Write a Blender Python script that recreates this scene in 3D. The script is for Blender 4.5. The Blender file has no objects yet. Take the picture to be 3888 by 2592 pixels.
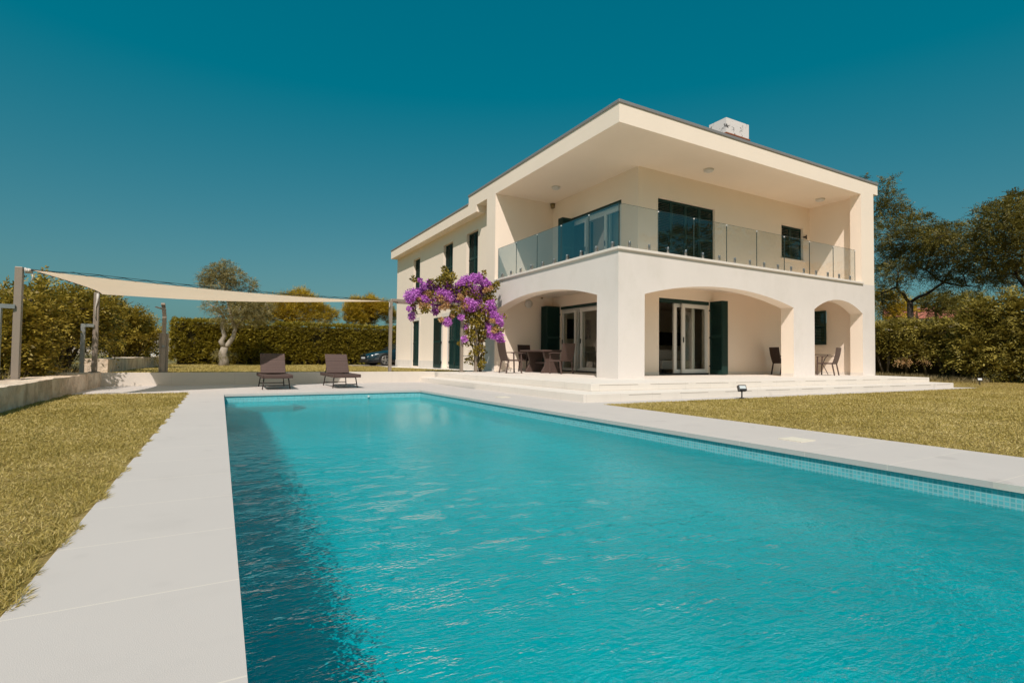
# villa with pool: procedural Blender scene
EXPO = 0.14
SKYMAP = ((.545, -.655), (.463, .663), (.336, 1.17))
FLOORC = (.045, .71, .78)
WAVE_SC, WAVE_H = 10.0, .030
WATERC = (.07, .955, .985)
RIP = .0062
import bpy, math, random
import numpy as np
from mathutils import Vector, Matrix
random.seed(7); rng = np.random.default_rng(11)
R = math.radians
S = bpy.context.scene
COL = S.collection

# ------------------------------------------------------------------ object helpers
def link(o, parent=None):
    COL.objects.link(o)
    if parent is not None: o.parent = parent
    return o
def tag(o, label=None, cat=None, group=None, kind=None):
    if label: o['label'] = label
    if cat: o['category'] = cat
    if group: o['group'] = group
    if kind: o['kind'] = kind
    return o
def empty(name, loc=(0, 0, 0), rz=0.0):
    o = bpy.data.objects.new(name, None); o.location = loc; o.rotation_euler = (0, 0, rz); o.empty_display_size = .2
    return link(o)
def copy_tree(o, parent=None):
    c = o.copy(); link(c); c.parent = parent
    for ch in list(o.children): copy_tree(ch, c)
    return c

class MB:
    """collects faces, builds one mesh object; world coordinates, made local to the parent"""
    def __init__(s): s.v = []; s.f = []; s.m = []; s.sm = []
    def add(s, vs, fs, mi=0, smooth=False):
        b = len(s.v); s.v += [tuple(p) for p in vs]
        for f in fs: s.f.append([i + b for i in f]); s.m.append(mi); s.sm.append(smooth)
    def box(s, x0, x1, y0, y1, z0, z1, mi=0):
        v = [(x, y, z) for z in (z0, z1) for y in (y0, y1) for x in (x0, x1)]
        s.add(v, [(0, 2, 3, 1), (4, 5, 7, 6), (0, 1, 5, 4), (2, 6, 7, 3), (0, 4, 6, 2), (1, 3, 7, 5)], mi)
    def obox(s, c, d, mi=0, M=None):
        """box centre c, half sizes d, optional 3x3 rotation"""
        v = [Vector((x * d[0], y * d[1], z * d[2])) for z in (-1, 1) for y in (-1, 1) for x in (-1, 1)]
        if M is not None: v = [M @ p for p in v]
        c = Vector(c); s.add([p + c for p in v], [(0, 2, 3, 1), (4, 5, 7, 6), (0, 1, 5, 4), (2, 6, 7, 3), (0, 4, 6, 2), (1, 3, 7, 5)], mi)
    def bar(s, a, b, w, t, mi=0, up=(0, 0, 1)):
        """rectangular bar from a to b, width w (sideways), thickness t (along up)"""
        a = Vector(a); b = Vector(b); d = (b - a).normalized(); up = Vector(up)
        if abs(d.dot(up)) > .98: up = Vector((0, 1, 0))
        side = d.cross(up).normalized(); u = side.cross(d).normalized()
        v = []
        for p in (a, b):
            for i, j in ((-1, -1), (1, -1), (1, 1), (-1, 1)): v.append(p + side * (i * w / 2) + u * (j * t / 2))
        s.add(v, [(3, 2, 1, 0), (4, 5, 6, 7), (0, 1, 5, 4), (1, 2, 6, 5), (2, 3, 7, 6), (3, 0, 4, 7)], mi)
    def tube(s, pts, r, n=8, mi=0, cap=True):
        pts = [Vector(p) for p in pts]; k = len(pts); rr = r if isinstance(r, (list, tuple)) else [r] * k
        base = len(s.v); side = None; rings = []
        for i, p in enumerate(pts):
            d = (pts[min(i + 1, k - 1)] - pts[max(i - 1, 0)])
            d = d.normalized() if d.length > 1e-9 else Vector((0, 0, 1))
            if side is None:
                side = d.cross(Vector((0, 0, 1)))
                if side.length < .05: side = d.cross(Vector((1, 0, 0)))
            side = (side - d * side.dot(d)).normalized(); u = d.cross(side)
            for j in range(n):
                a = 2 * math.pi * j / n; s.v.append(tuple(p + side * (math.cos(a) * rr[i]) + u * (math.sin(a) * rr[i])))
        for i in range(k - 1):
            for j in range(n):
                j2 = (j + 1) % n
                s.f.append([base + i * n + j, base + i * n + j2, base + (i + 1) * n + j2, base + (i + 1) * n + j]); s.m.append(mi); s.sm.append(True)
        if cap:
            s.f.append([base + j for j in range(n)][::-1]); s.m.append(mi); s.sm.append(False)
            s.f.append([base + (k - 1) * n + j for j in range(n)]); s.m.append(mi); s.sm.append(False)
    def lathe(s, c, prof, n=24, mi=0, axis='z', smooth=True):
        """prof: list of (radius, height) about axis through c"""
        b = len(s.v); k = len(prof)
        for (r, h) in prof:
            for j in range(n):
                a = 2 * math.pi * j / n; x, y = r * math.cos(a), r * math.sin(a)
                p = {'z': (x, y, h), 'y': (x, h, y), 'x': (h, x, y)}[axis]
                s.v.append((c[0] + p[0], c[1] + p[1], c[2] + p[2]))
        for i in range(k - 1):
            for j in range(n):
                j2 = (j + 1) % n
                s.f.append([b + i * n + j, b + i * n + j2, b + (i + 1) * n + j2, b + (i + 1) * n + j]); s.m.append(mi); s.sm.append(smooth)
        s.f.append([b + j for j in range(n)][::-1]); s.m.append(mi); s.sm.append(False)
        s.f.append([b + (k - 1) * n + j for j in range(n)]); s.m.append(mi); s.sm.append(False)
    def prism(s, poly, z0, z1, mi=0):
        n = len(poly); v = [(x, y, z0) for x, y in poly] + [(x, y, z1) for x, y in poly]
        s.add(v, [list(range(n))[::-1], list(range(n, 2 * n))] + [(i, (i + 1) % n, n + (i + 1) % n, n + i) for i in range(n)], mi)
    def build(s, name, mats, parent=None, bevel=0):
        me = bpy.data.meshes.new(name); off = Vector((0, 0, 0)); inv = None
        me.from_pydata(s.v, [], s.f)
        if not isinstance(mats, (list, tuple)): mats = [mats]
        for m in mats: me.materials.append(m)
        me.polygons.foreach_set('material_index', s.m); me.polygons.foreach_set('use_smooth', s.sm)
        me.update()
        o = bpy.data.objects.new(name, me); link(o, parent)
        if parent is not None:
            M = world(parent); o.matrix_parent_inverse = M.inverted()
        if bevel:
            md = o.modifiers.new('bevel', 'BEVEL'); md.width = bevel; md.segments = 2; md.limit_method = 'ANGLE'
        return o
def world(o):
    M = Matrix.Translation(o.location) @ o.rotation_euler.to_matrix().to_4x4()
    if o.parent is not None: M = world(o.parent) @ o.matrix_parent_inverse @ M
    return M
def place(o, loc, rz=0.0): o.location = loc; o.rotation_euler = (0, 0, rz); return o

def quads(name, V, mats, parent=None, mat_idx=None, tri=False):
    """V: (N,4,3) array of loose quads -> one mesh"""
    N = V.shape[0]; me = bpy.data.meshes.new(name)
    me.vertices.add(N * 4); me.vertices.foreach_set('co', V.astype(np.float32).ravel())
    me.loops.add(N * 4); me.loops.foreach_set('vertex_index', np.arange(N * 4, dtype=np.int32))
    me.polygons.add(N); me.polygons.foreach_set('loop_start', np.arange(0, N * 4, 4, dtype=np.int32))
    if not isinstance(mats, (list, tuple)): mats = [mats]
    for m in mats: me.materials.append(m)
    if mat_idx is not None: me.polygons.foreach_set('material_index', mat_idx.astype(np.int32))
    me.update(calc_edges=True); me.validate()
    o = bpy.data.objects.new(name, me); link(o, parent)
    if parent is not None: o.matrix_parent_inverse = world(parent).inverted()
    return o

# ------------------------------------------------------------------ materials
class NT:
    def __init__(s, name):
        s.mat = bpy.data.materials.new(name); s.mat.use_nodes = True; s.t = s.mat.node_tree
        s.b = s.t.nodes['Principled BSDF']; s.out = s.t.nodes['Material Output']
    def n(s, typ, **k):
        nd = s.t.nodes.new(typ)
        for a, v in k.items():
            if a.startswith('i_'):
                nd.inputs[int(a[2:]) if a[2:].isdigit() else a[2:].replace('_', ' ')].default_value = v
            else: setattr(nd, a, v)
        return nd
    def l(s, a, b): s.t.links.new(a, b)
    def coord(s, scale=(1, 1, 1), kind='Object'):
        tc = s.n('ShaderNodeTexCoord'); mp = s.n('ShaderNodeMapping'); mp.inputs['Scale'].default_value = scale
        s.l(tc.outputs[kind], mp.inputs['Vector']); return mp.outputs['Vector']
    def noise(s, vec, scale, detail=4, rough=.55):
        nd = s.n('ShaderNodeTexNoise'); nd.inputs['Scale'].default_value = scale; nd.inputs['Detail'].default_value = detail
        nd.inputs['Roughness'].default_value = rough; s.l(vec, nd.inputs['Vector']); return nd.outputs['Fac']
    def ramp(s, fac, stops):
        nd = s.n('ShaderNodeValToRGB'); e = nd.color_ramp.elements
        while len(e) < len(stops): e.new(.5)
        for el, (p, c) in zip(e, stops): el.position = p; el.color = (*c, 1) if len(c) == 3 else c
        s.l(fac, nd.inputs['Fac']); return nd.outputs['Color']
    def mix(s, fac, a, b, mode='MIX'):
        nd = s.n('ShaderNodeMix'); nd.data_type = 'RGBA'; nd.blend_type = mode
        for i, v in ((0, fac), (6, a), (7, b)):
            if isinstance(v, (int, float)): nd.inputs[i].default_value = v
            elif isinstance(v, tuple): nd.inputs[i].default_value = (*v, 1) if len(v) == 3 else v
            else: s.l(v, nd.inputs[i])
        return nd.outputs[2]
    def math(s, op, a, b=None):
        nd = s.n('ShaderNodeMath'); nd.operation = op
        for i, v in ((0, a), (1, b)):
            if v is None: continue
            if isinstance(v, (int, float)): nd.inputs[i].default_value = v
            else: s.l(v, nd.inputs[i])
        return nd.outputs[0]
    def bump(s, h, strength=.3, dist=.01, to=None):
        nd = s.n('ShaderNodeBump'); nd.inputs['Strength'].default_value = strength; nd.inputs['Distance'].default_value = dist
        s.l(h, nd.inputs['Height'])
        if to is None: s.l(nd.outputs[0], s.b.inputs['Normal'])
        return nd.outputs[0]
    def base(s, c):
        if isinstance(c, tuple): s.b.inputs['Base Color'].default_value = (*c, 1)
        else: s.l(c, s.b.inputs['Base Color'])
    def set(s, rough=.5, metal=0., spec=.5):
        s.b.inputs['Roughness'].default_value = rough; s.b.inputs['Metallic'].default_value = metal
        s.b.inputs['Specular IOR Level'].default_value = spec
def sc(c, k): return tuple(max(0., min(1., x * k)) for x in c)

def plaster(name, c, var=.06, fine=.25, streak=0., dirt=(.5, .46, .38)):
    m = NT(name); v = m.coord()
    n1 = m.noise(v, .9, 5); col = m.mix(n1, sc(c, 1 - var), sc(c, 1 + var * .7))
    n2 = m.noise(v, 6, 4); col = m.mix(m.math('MULTIPLY', n2, var * 1.2), col, sc(c, .8))
    if streak:
        vs = m.coord((1.3, 1.3, .8)); st = m.noise(vs, 1.6, 6, .65)
        fac = m.ramp(st, [(.5, (0, 0, 0)), (.72, (1, 1, 1))])
        col = m.mix(m.math('MULTIPLY', fac, streak), col, dirt)
    m.base(col); m.set(.86, 0, .25)
    m.bump(m.noise(v, 130, 3), fine, .004); return m.mat
def simple(name, c, rough=.5, metal=0., spec=.5, var=.0, vscale=8, bump=0., bscale=60):
    m = NT(name); v = m.coord()
    if var: m.base(m.mix(m.noise(v, vscale, 4), sc(c, 1 - var), sc(c, 1 + var)))
    else: m.base(c)
    m.set(rough, metal, spec)
    if bump: m.bump(m.noise(v, bscale, 3), bump, .004)
    return m.mat
def leafy(name, stops, rough=.55, trans=.25, spec=.3, big=.6):
    """leaf colour varied per leaf and in large patches, thin-leaf translucency"""
    m = NT(name); g = m.n('ShaderNodeNewGeometry'); v = m.coord()
    a = m.noise(v, big, 4, .6); a = m.math('MULTIPLY_ADD', a, 1.7); a.node.inputs[2].default_value = -.35
    f = m.math('ADD', m.math('MULTIPLY', g.outputs['Random Per Island'], .55), m.math('MULTIPLY', a, .45))
    col = m.ramp(f, stops); m.base(col); m.set(rough, 0, spec)
    if trans:
        tr = m.n('ShaderNodeBsdfTranslucent'); m.l(col, tr.inputs['Color'])
        mx = m.n('ShaderNodeMixShader'); mx.inputs[0].default_value = trans
        m.l(m.b.outputs[0], mx.inputs[1]); m.l(tr.outputs[0], mx.inputs[2]); m.l(mx.outputs[0], m.out.inputs['Surface'])
    return m.mat
def glass(name, tint=(.93, .97, .95), refl=1.0, rough=0.0):
    m = NT(name); m.t.nodes.remove(m.b)
    tr = m.n('ShaderNodeBsdfTransparent'); tr.inputs['Color'].default_value = (*tint, 1)
    gl = m.n('ShaderNodeBsdfGlossy'); gl.inputs['Roughness'].default_value = rough
    lw = m.n('ShaderNodeLayerWeight'); lw.inputs['Blend'].default_value = .5
    fr = m.math('MULTIPLY_ADD', m.math('POWER', lw.outputs['Facing'], 5.0), .90); fr.node.inputs[2].default_value = .045
    mx = m.n('ShaderNodeMixShader'); m.l(m.math('MINIMUM', m.math('MULTIPLY', fr, refl), 1.0), mx.inputs[0])
    m.l(tr.outputs[0], mx.inputs[1]); m.l(gl.outputs[0], mx.inputs[2]); m.l(mx.outputs[0], m.out.inputs['Surface']); return m.mat

CREAM = (.91, .79, .665); WHITE = (.745, .69, .645)
M = {}
M['cream'] = plaster('cream_plaster', CREAM, .05, .22)
M['white'] = plaster('white_plaster', WHITE, .08, .22, streak=.17)
M['inside'] = plaster('interior_plaster', (.74, .68, .58), .04)
M['stone_trim'] = simple('pale_stone_trim', (.76, .70, .63), .6, var=.06, bump=.1)
M['plinth'] = simple('plinth_stone', (.72, .66, .59), .7, var=.12, vscale=3, bump=.15)
M['coping'] = simple('roof_coping_metal', (.30, .28, .27), .5, .3, var=.05)
M['green'] = simple('dark_green_paint', (.008, .034, .028), .55, 0, .3, var=.15, vscale=5)
M['green_lit'] = M['green']
M['black'] = simple('black_plastic', (.012, .012, .013), .4)
M['pvc'] = simple('white_window_frame', (.72, .70, .66), .35)
M['steel'] = simple('brushed_steel', (.33, .335, .34), .28, .9, var=.05)
M['taupe'] = simple('taupe_coated_steel', (.31, .255, .205), .45, .25, var=.07, vscale=4)
M['galv'] = simple('galvanised_steel', (.40, .41, .40), .45, .7, var=.2, vscale=9)
M['lamp'] = simple('opal_lamp_glass', (.66, .64, .60), .35)
M['sensor'] = simple('sensor_plastic', (.23, .17, .07), .5)
M['glass'] = glass('balustrade_glass', (.95, .965, .955), 1.5); M['glass_side'] = glass('side_balustrade_glass', (.90, .935, .925), 3.4)
M['glass_edge'] = simple('glass_edge', (.05, .075, .07), .2)
M['pane'] = glass('window_glass', (.88, .90, .88), 1.3)
M['pane_dark'] = glass('tinted_window_glass', (.22, .30, .31), 5.0)
M['curtain'] = simple('linen_curtain', (.50, .45, .40), .9)
M['rust'] = simple('rusty_flashing', (.30, .10, .045), .8, var=.3, vscale=20)
# ------------------------------------------------------------------ camera, sky, sun
cam = bpy.data.cameras.new('camera'); co = bpy.data.objects.new('camera', cam); link(co)
r_ = Vector((.8721, -.48897, .0108)); w_ = Vector((.48848, .87204, .0307)); u_ = r_.cross(w_)
r_.normalize(); w_.normalize(); u_.normalize(); CAM = Vector((0, 0, .8))
co.matrix_world = Matrix(((r_.x, u_.x, -w_.x, CAM.x), (r_.y, u_.y, -w_.y, CAM.y), (r_.z, u_.z, -w_.z, CAM.z), (0, 0, 0, 1)))
cam.sensor_width = 36; cam.lens = 18.275; cam.clip_start = .05; cam.clip_end = 20000
S.camera = co
SUN = Vector((-.485, -.667, 1.0)).normalized(); EL = math.asin(SUN.z); AZ = math.atan2(SUN.x, SUN.y)
wd = bpy.data.worlds.new('World'); S.world = wd; wd.use_nodes = True; nt = wd.node_tree
bg = nt.nodes['Background']; sky = nt.nodes.new('ShaderNodeTexSky'); sky.sky_type = 'NISHITA'; sky.sun_disc = False
sky.sun_elevation = EL; sky.sun_rotation = AZ; sky.air_density = 1.0; sky.dust_density = 2.2; sky.ozone_density = 1.5
# the photograph's sky is a deep teal: each channel of the Nishita sky is remapped (linear) to that colour
sep = nt.nodes.new('ShaderNodeSeparateColor'); com = nt.nodes.new('ShaderNodeCombineColor'); nt.links.new(sky.outputs[0], sep.inputs[0])
for i, (k, off) in enumerate(SKYMAP):
    ml = nt.nodes.new('ShaderNodeMath'); ml.operation = 'MULTIPLY_ADD'; ml.inputs[1].default_value = k; ml.inputs[2].default_value = off
    mx = nt.nodes.new('ShaderNodeMath'); mx.operation = 'MAXIMUM'; mx.inputs[1].default_value = 0.0
    nt.links.new(sep.outputs[i], ml.inputs[0]); nt.links.new(ml.outputs[0], mx.inputs[0]); nt.links.new(mx.outputs[0], com.inputs[i])
nt.links.new(com.outputs[0], bg.inputs[0]); bg.inputs[1].default_value = .1
sl = bpy.data.lights.new('sun', 'SUN'); sl.energy = 3.9; sl.angle = R(.5); sl.color = (1.0, .905, .835)
sl.cycles.is_caustics_light = True
so = bpy.data.objects.new('sun', sl); link(so); so.rotation_euler = SUN.to_track_quat('Z', 'Y').to_euler(); so.location = (-20, -25, 40)
S.view_settings.view_transform = 'Standard'; S.view_settings.look = 'None'; S.view_settings.exposure = EXPO; S.view_settings.gamma = 1
S.render.engine = 'CYCLES'; S.cycles.use_denoising = True; S.cycles.max_bounces = 10; S.cycles.diffuse_bounces = 8
S.cycles.glossy_bounces = 4; S.cycles.transmission_bounces = 8; S.cycles.transparent_max_bounces = 16; S.cycles.volume_bounces = 0
S.cycles.caustics_reflective = False; S.cycles.caustics_refractive = True; S.cycles.sample_clamp_indirect = 6

# ------------------------------------------------------------------ ground
FL = .30            # porch floor
def struct(o): o['kind'] = 'structure'; return o
def deck_mat(name, c, px, py, ox, oy, joint=(.86, .78, .64)):
    m = NT(name); v = m.coord()
    tc = m.n('ShaderNodeTexCoord'); sp = m.n('ShaderNodeSeparateXYZ'); m.l(tc.outputs['Object'], sp.inputs[0])
    def line(o, p, off, w):
        d = m.math('ABSOLUTE', m.math('SUBTRACT', m.math('FRACT', m.math('DIVIDE', m.math('ADD', o, off), p)), .5))
        return m.math('GREATER_THAN', d, .5 - w / p)
    j = m.math('MAXIMUM', line(sp.outputs[0], px, -ox, .0035), line(sp.outputs[1], py, -oy, .0035))
    n1 = m.noise(v, .7, 5); col = m.mix(n1, sc(c, .93), sc(c, 1.06))
    n2 = m.ramp(m.noise(v, 2.3, 3), [(.56, (0, 0, 0)), (.70, (1, 1, 1))]); col = m.mix(m.math('MULTIPLY', n2, .13), col, sc(c, .62))
    sp2 = m.ramp(m.noise(v, 3.1, 1, .3), [(.71, (0, 0, 0)), (.78, (1, 1, 1))]); col = m.mix(m.math('MULTIPLY', sp2, .22), col, sc(c, .5))
    n3 = m.noise(v, 260, 3); col = m.mix(m.math('MULTIPLY', n3, .18), col, sc(c, .72))
    col = m.mix(m.math('MULTIPLY', j, .3), col, joint)
    m.base(col); m.set(.72, 0, .3); m.bump(m.noise(v, 300, 3), .35, .003); return m.mat
DECKC = (.55, .51, .478)
M['deck'] = deck_mat('deck_tile', DECKC, 1.28, .64, .078 - .64, 2.113 % .64)
M['porch'] = deck_mat('porch_tile', (.735, .68, .612), .8, .8, .2, .27, (.40, .36, .31))
def prx(y): return 4.16 + (11.87 - y) * .038       # right pool edge
def sx1(y): return 5.738 - (y - 7.57) * .0273      # left edge, lower step
def sx2(y): return 6.40 - (y - 8.2) * .038
PY0, PY1, PX0 = -1.6, 11.9, .078
d = MB(); z0, z1 = -.045, 0
d.prism([(-.56, -6), (PX0, -6), (PX0, 12.62), (-.56, 12.62)], z0, z1)
d.prism([(PX0, PY1), (4.16, PY1), (4.16, 12.62), (PX0, 12.62)], z0, z1)
d.prism([(-2.5, 12.62), (4.16, 12.62), (4.16, 15.74), (-2.5, 15.74)], z0, z1)
d.prism([(4.16, 11.9), (sx1(15.74) + .02, 11.9), (sx1(15.74) + .02, 15.74), (4.16, 15.74)], z0, z1)
d.prism([(prx(7.14), 7.14), (5.9, 7.14), (5.9, 7.58), (5.62, 11.9), (4.16, 11.9)], z0, z1)
d.prism([(prx(-6), -6), (6.12, -6), (5.845, 7.14), (prx(7.14), 7.14)], z0, z1)
d.prism([(5.9, 7.14), (21.2, 7.14), (20.5, 7.62), (5.9, 7.62)], z0, z1)
d.prism([(PX0, -6), (prx(-6), -6), (prx(PY0), PY0), (PX0, PY0)], z0, z1)
struct(d.build('pool_deck', M['deck']))
s = MB()
s.prism([(sx1(7.57), 7.57), (20.15, 7.50), (20.45, 9.0), (20.45, 16.25), (sx1(16.25), 16.25)], -.03, .148)
struct(s.build('step', M['porch'], bevel=.008))
s = MB()
s.prism([(sx2(8.2), 8.2), (20.05, 8.10), (20.40, 9.7), (20.40, 17.2), (8.9, 17.2), (8.9, 16.2), (sx2(16.2), 16.2)], .148, FL)
struct(s.build('porch_floor', M['porch'], bevel=.008))
# dark slots that also paint in the shadow lines under the step nosings
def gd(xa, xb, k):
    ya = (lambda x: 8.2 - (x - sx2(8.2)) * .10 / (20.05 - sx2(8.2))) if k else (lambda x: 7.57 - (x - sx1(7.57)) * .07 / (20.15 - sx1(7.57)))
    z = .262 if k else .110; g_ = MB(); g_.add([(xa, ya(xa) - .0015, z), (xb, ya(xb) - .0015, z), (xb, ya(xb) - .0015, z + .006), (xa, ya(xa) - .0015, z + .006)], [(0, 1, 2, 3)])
    struct(g_.build('step_joint_shade', JM))
JM = simple('joint_shade', (.16, .13, .10), .9); x = 6.6
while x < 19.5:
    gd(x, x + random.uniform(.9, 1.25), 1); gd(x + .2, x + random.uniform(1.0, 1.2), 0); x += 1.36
# pool basin
def mosaic(name, ax, ay, c=(.115, .45, .49), g=(.27, .50, .52), p=.0300, var=.16):
    m = NT(name); tc = m.n('ShaderNodeTexCoord'); sp = m.n('ShaderNodeSeparateXYZ'); m.l(tc.outputs['Object'], sp.inputs[0])
    cb = m.n('ShaderNodeCombineXYZ'); m.l(sp.outputs[ax], cb.inputs[0]); m.l(sp.outputs[ay], cb.inputs[1])
    br = m.n('ShaderNodeTexBrick'); br.offset = 0; br.squash = 1
    for k, vv in (('Scale', 1.0), ('Mortar Size', .0040), ('Mortar Smooth', .2), ('Brick Width', p), ('Row Height', p), ('Bias', 0)): br.inputs[k].default_value = vv
    br.inputs['Color1'].default_value = (*sc(c, 1 - var), 1); br.inputs['Color2'].default_value = (*sc(c, 1 + var), 1); br.inputs['Mortar'].default_value = (*g, 1)
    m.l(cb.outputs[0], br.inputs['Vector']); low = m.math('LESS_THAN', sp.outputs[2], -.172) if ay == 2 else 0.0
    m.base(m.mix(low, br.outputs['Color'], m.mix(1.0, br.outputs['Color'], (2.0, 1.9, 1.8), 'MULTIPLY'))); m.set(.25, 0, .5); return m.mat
M['mos_y'] = mosaic('mosaic_long_wall', 1, 2); M['mos_x'] = mosaic('mosaic_end_wall', 0, 2)
M['mos_f'] = mosaic('mosaic_floor', 0, 1, FLOORC, (.55, .66, .66))
p = MB(); DB = -1.55; a = .020
L0, L1 = PX0 - a, lambda y: prx(y) + a
Y0, Y1 = PY0 - a, PY1 + a
Z = -.046
def q(p_, mi): p.add(p_, [(0, 1, 2, 3)], mi)
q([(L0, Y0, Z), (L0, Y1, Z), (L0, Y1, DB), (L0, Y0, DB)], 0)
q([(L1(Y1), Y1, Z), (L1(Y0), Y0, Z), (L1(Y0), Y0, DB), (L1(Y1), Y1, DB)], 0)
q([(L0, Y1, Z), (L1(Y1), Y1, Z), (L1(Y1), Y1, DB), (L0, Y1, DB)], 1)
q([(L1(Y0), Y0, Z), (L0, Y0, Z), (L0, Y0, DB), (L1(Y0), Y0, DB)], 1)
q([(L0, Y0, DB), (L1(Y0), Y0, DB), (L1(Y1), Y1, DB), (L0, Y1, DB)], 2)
# entry steps in the far left corner under water
p.box(L0 + .002, 1.3, 11.25, Y1 - .002, DB + .002, -.55, 2)
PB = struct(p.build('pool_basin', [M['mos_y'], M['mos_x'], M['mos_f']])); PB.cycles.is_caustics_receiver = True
# water
m = NT('pool_water'); m.t.nodes.remove(m.b)
v1 = m.coord((1.0, 1.5, 1.0)); v2 = m.coord((1.0, 1.9, 1))
big = m.noise(v1, 1.3, 2, .5); mid = m.noise(v2, WAVE_SC, 3, .55); fine = m.noise(v2, WAVE_SC * 3.3, 2, .5)
hgt = m.math('ADD', m.math('ADD', m.math('MULTIPLY', mid, 1.0), m.math('MULTIPLY', fine, .55)), m.math('MULTIPLY', big, .9))
tcw = m.n('ShaderNodeTexCoord'); spw = m.n('ShaderNodeSeparateXYZ'); m.l(tcw.outputs['Object'], spw.inputs[0])
lively = m.math('MULTIPLY_ADD', m.noise(m.coord((.5, .35, 1)), 1.0, 2, .5), 1.5); lively.node.inputs[2].default_value = -.15
jet = m.n('ShaderNodeMapRange'); m.l(spw.outputs[1], jet.inputs[0]); jet.inputs[1].default_value = 7.5; jet.inputs[2].default_value = 1.8; jet.inputs[3].default_value = .20; jet.inputs[4].default_value = 1.1
hgt = m.math('MULTIPLY', hgt, m.math('MULTIPLY', m.math('MAXIMUM', lively, .22), jet.outputs[0]))
nrm = m.bump(hgt, 1.0, WAVE_H, to=1)
fr = m.n('ShaderNodeFresnel'); fr.inputs['IOR'].default_value = 1.333; m.l(nrm, fr.inputs['Normal'])
rf = m.n('ShaderNodeBsdfRefraction'); rf.inputs['IOR'].default_value = 1.333; rf.inputs['Roughness'].default_value = 0; rf.inputs['Color'].default_value = (*WATERC, 1); m.l(nrm, rf.inputs['Normal'])
gl = m.n('ShaderNodeBsdfGlossy'); gl.inputs['Roughness'].default_value = .01; m.l(nrm, gl.inputs['Normal'])
m2 = m.n('ShaderNodeMixShader'); m.l(fr.outputs[0], m2.inputs[0]); m.l(rf.outputs[0], m2.inputs[1]); m.l(gl.outputs[0], m2.inputs[2])
m.l(m2.outputs[0], m.out.inputs['Surface'])
wq = MB(); e = .02; nx, ny = 190, 560
from mathutils import noise as mnoise
def ripple(x, y):
    g_ = max(.07, min(1., (6.8 - y) / 5.0)) * (.55 + .45 * min(1., max(0., x / 3.0))) * max(.6, mnoise.noise(Vector((x * .5, y * .35, 2.))) * .5 + 1.0)
    return RIP * g_ * (1.0 * mnoise.noise(Vector((x * 3.6, y * 5.0, 4.))) + .36 * mnoise.noise(Vector((x * 8., y * 10.5, 7.))))
for j in range(ny + 1):
    y = Y0 - e + (Y1 - Y0 + 2 * e) * j / ny
    for i in range(nx + 1): xx = L0 - e + (L1(y) - L0 + 2 * e) * i / nx; wq.v.append((xx, y, -.165 + ripple(xx, y)))
for j in range(ny):
    for i in range(nx): wq.f.append([j * (nx + 1) + i, j * (nx + 1) + i + 1, (j + 1) * (nx + 1) + i + 1, (j + 1) * (nx + 1) + i]); wq.m.append(0); wq.sm.append(True)
WO = struct(wq.build('pool_water', m.mat)); WO.cycles.is_caustics_caster = True

# lawns
m = NT('lawn_soil'); v = m.coord(); m.base(m.ramp(m.noise(v, 3, 6, .7), [(.3, (.15, .11, .025)), (.5, (.27, .20, .07)), (.72, (.38, .29, .125))])); m.set(.95, 0, .1)
m.bump(m.noise(v, 40, 4), .8, .03); M['soil'] = m.mat
lw = MB(); lw.prism([(-2.7, -6), (-.56, -6), (-.56, 12.62), (-2.7, 12.62)], -.3, -.004); struct(lw.build('side_lawn', M['soil']))
def rz(x, y):   # right lawn height
    t = max(0., min(1., (x - 20.6) / 4.0)); k = .15 * t * t * (3 - 2 * t)
    return -.004 + k + (max(0, y - 9) * .02 if x > 21 else 0)
lw = MB(); gx = [5.845 + i * .72 for i in range(30)]; gy = [-6, -3, -1, 1, 3, 5, 7.14]
for i in range(len(gx) - 1):
    for j in range(len(gy) - 1):
        qv = [(gx[i] if i else 6.12 - .0209 * (y + 6) if k in (0, 3) else gx[i], y) for k, y in enumerate((gy[j], gy[j], gy[j + 1], gy[j + 1]))]
        xa0 = (6.12 - .02093 * (gy[j] + 6)) if i == 0 else gx[i]; xa1 = (6.12 - .02093 * (gy[j + 1] + 6)) if i == 0 else gx[i]
        c4 = [(xa0, gy[j]), (gx[i + 1], gy[j]), (gx[i + 1], gy[j + 1]), (xa1, gy[j + 1])]
        lw.add([(x, y, rz(x, y)) for x, y in c4], [(0, 1, 2, 3)])
for i in range(8):
    for j in range(14):
        c4 = [(19.9 + a_ * .86 + (.9 if (b_ == 0 and a_ == 0) else .04 if (b_ == 0 and a_ == 1) else 0), 7.14 + b_ * (.65 if b_ < 2 else 1.3) - (1.3 if b_ >= 2 else 0)) for a_, b_ in ((i, j), (i + 1, j), (i + 1, j + 1), (i, j + 1))]
        lw.add([(x, y, rz(x, y)) for x, y in c4], [(0, 1, 2, 3)])
struct(lw.build('garden_lawn', M['soil']))
def uz(y): return .295 - .085 * max(0., min(1., (y - 16) / 11.))
lw = MB(); ys = [15.80, 16.25, 17, 19, 21, 23, 25, 27, 30, 34, 40]
for a_, b_ in zip(ys[:-1], ys[1:]):
    xr = 5.92 if a_ < 16.2 else 7.76
    lw.add([(-2.7, a_, uz(a_)), (xr, a_, uz(a_)), (xr, b_, uz(b_)), (-2.7, b_, uz(b_))], [(0, 1, 2, 3)])
struct(lw.build('upper_lawn', M['soil']))
pv = MB()
for a_, b_ in zip([16.25, 19, 21, 23, 25, 27, 30.0], [19, 21, 23, 25, 27, 30, 34]):
    z_ = .012
    pv.add([(7.75, a_, uz(a_) + z_), (8.98, a_, uz(a_) + z_), (8.98, b_, uz(b_) + z_), (7.75, b_, uz(b_) + z_)], [(0, 1, 2, 3)])
struct(pv.build('house_path', M['porch']))
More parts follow.
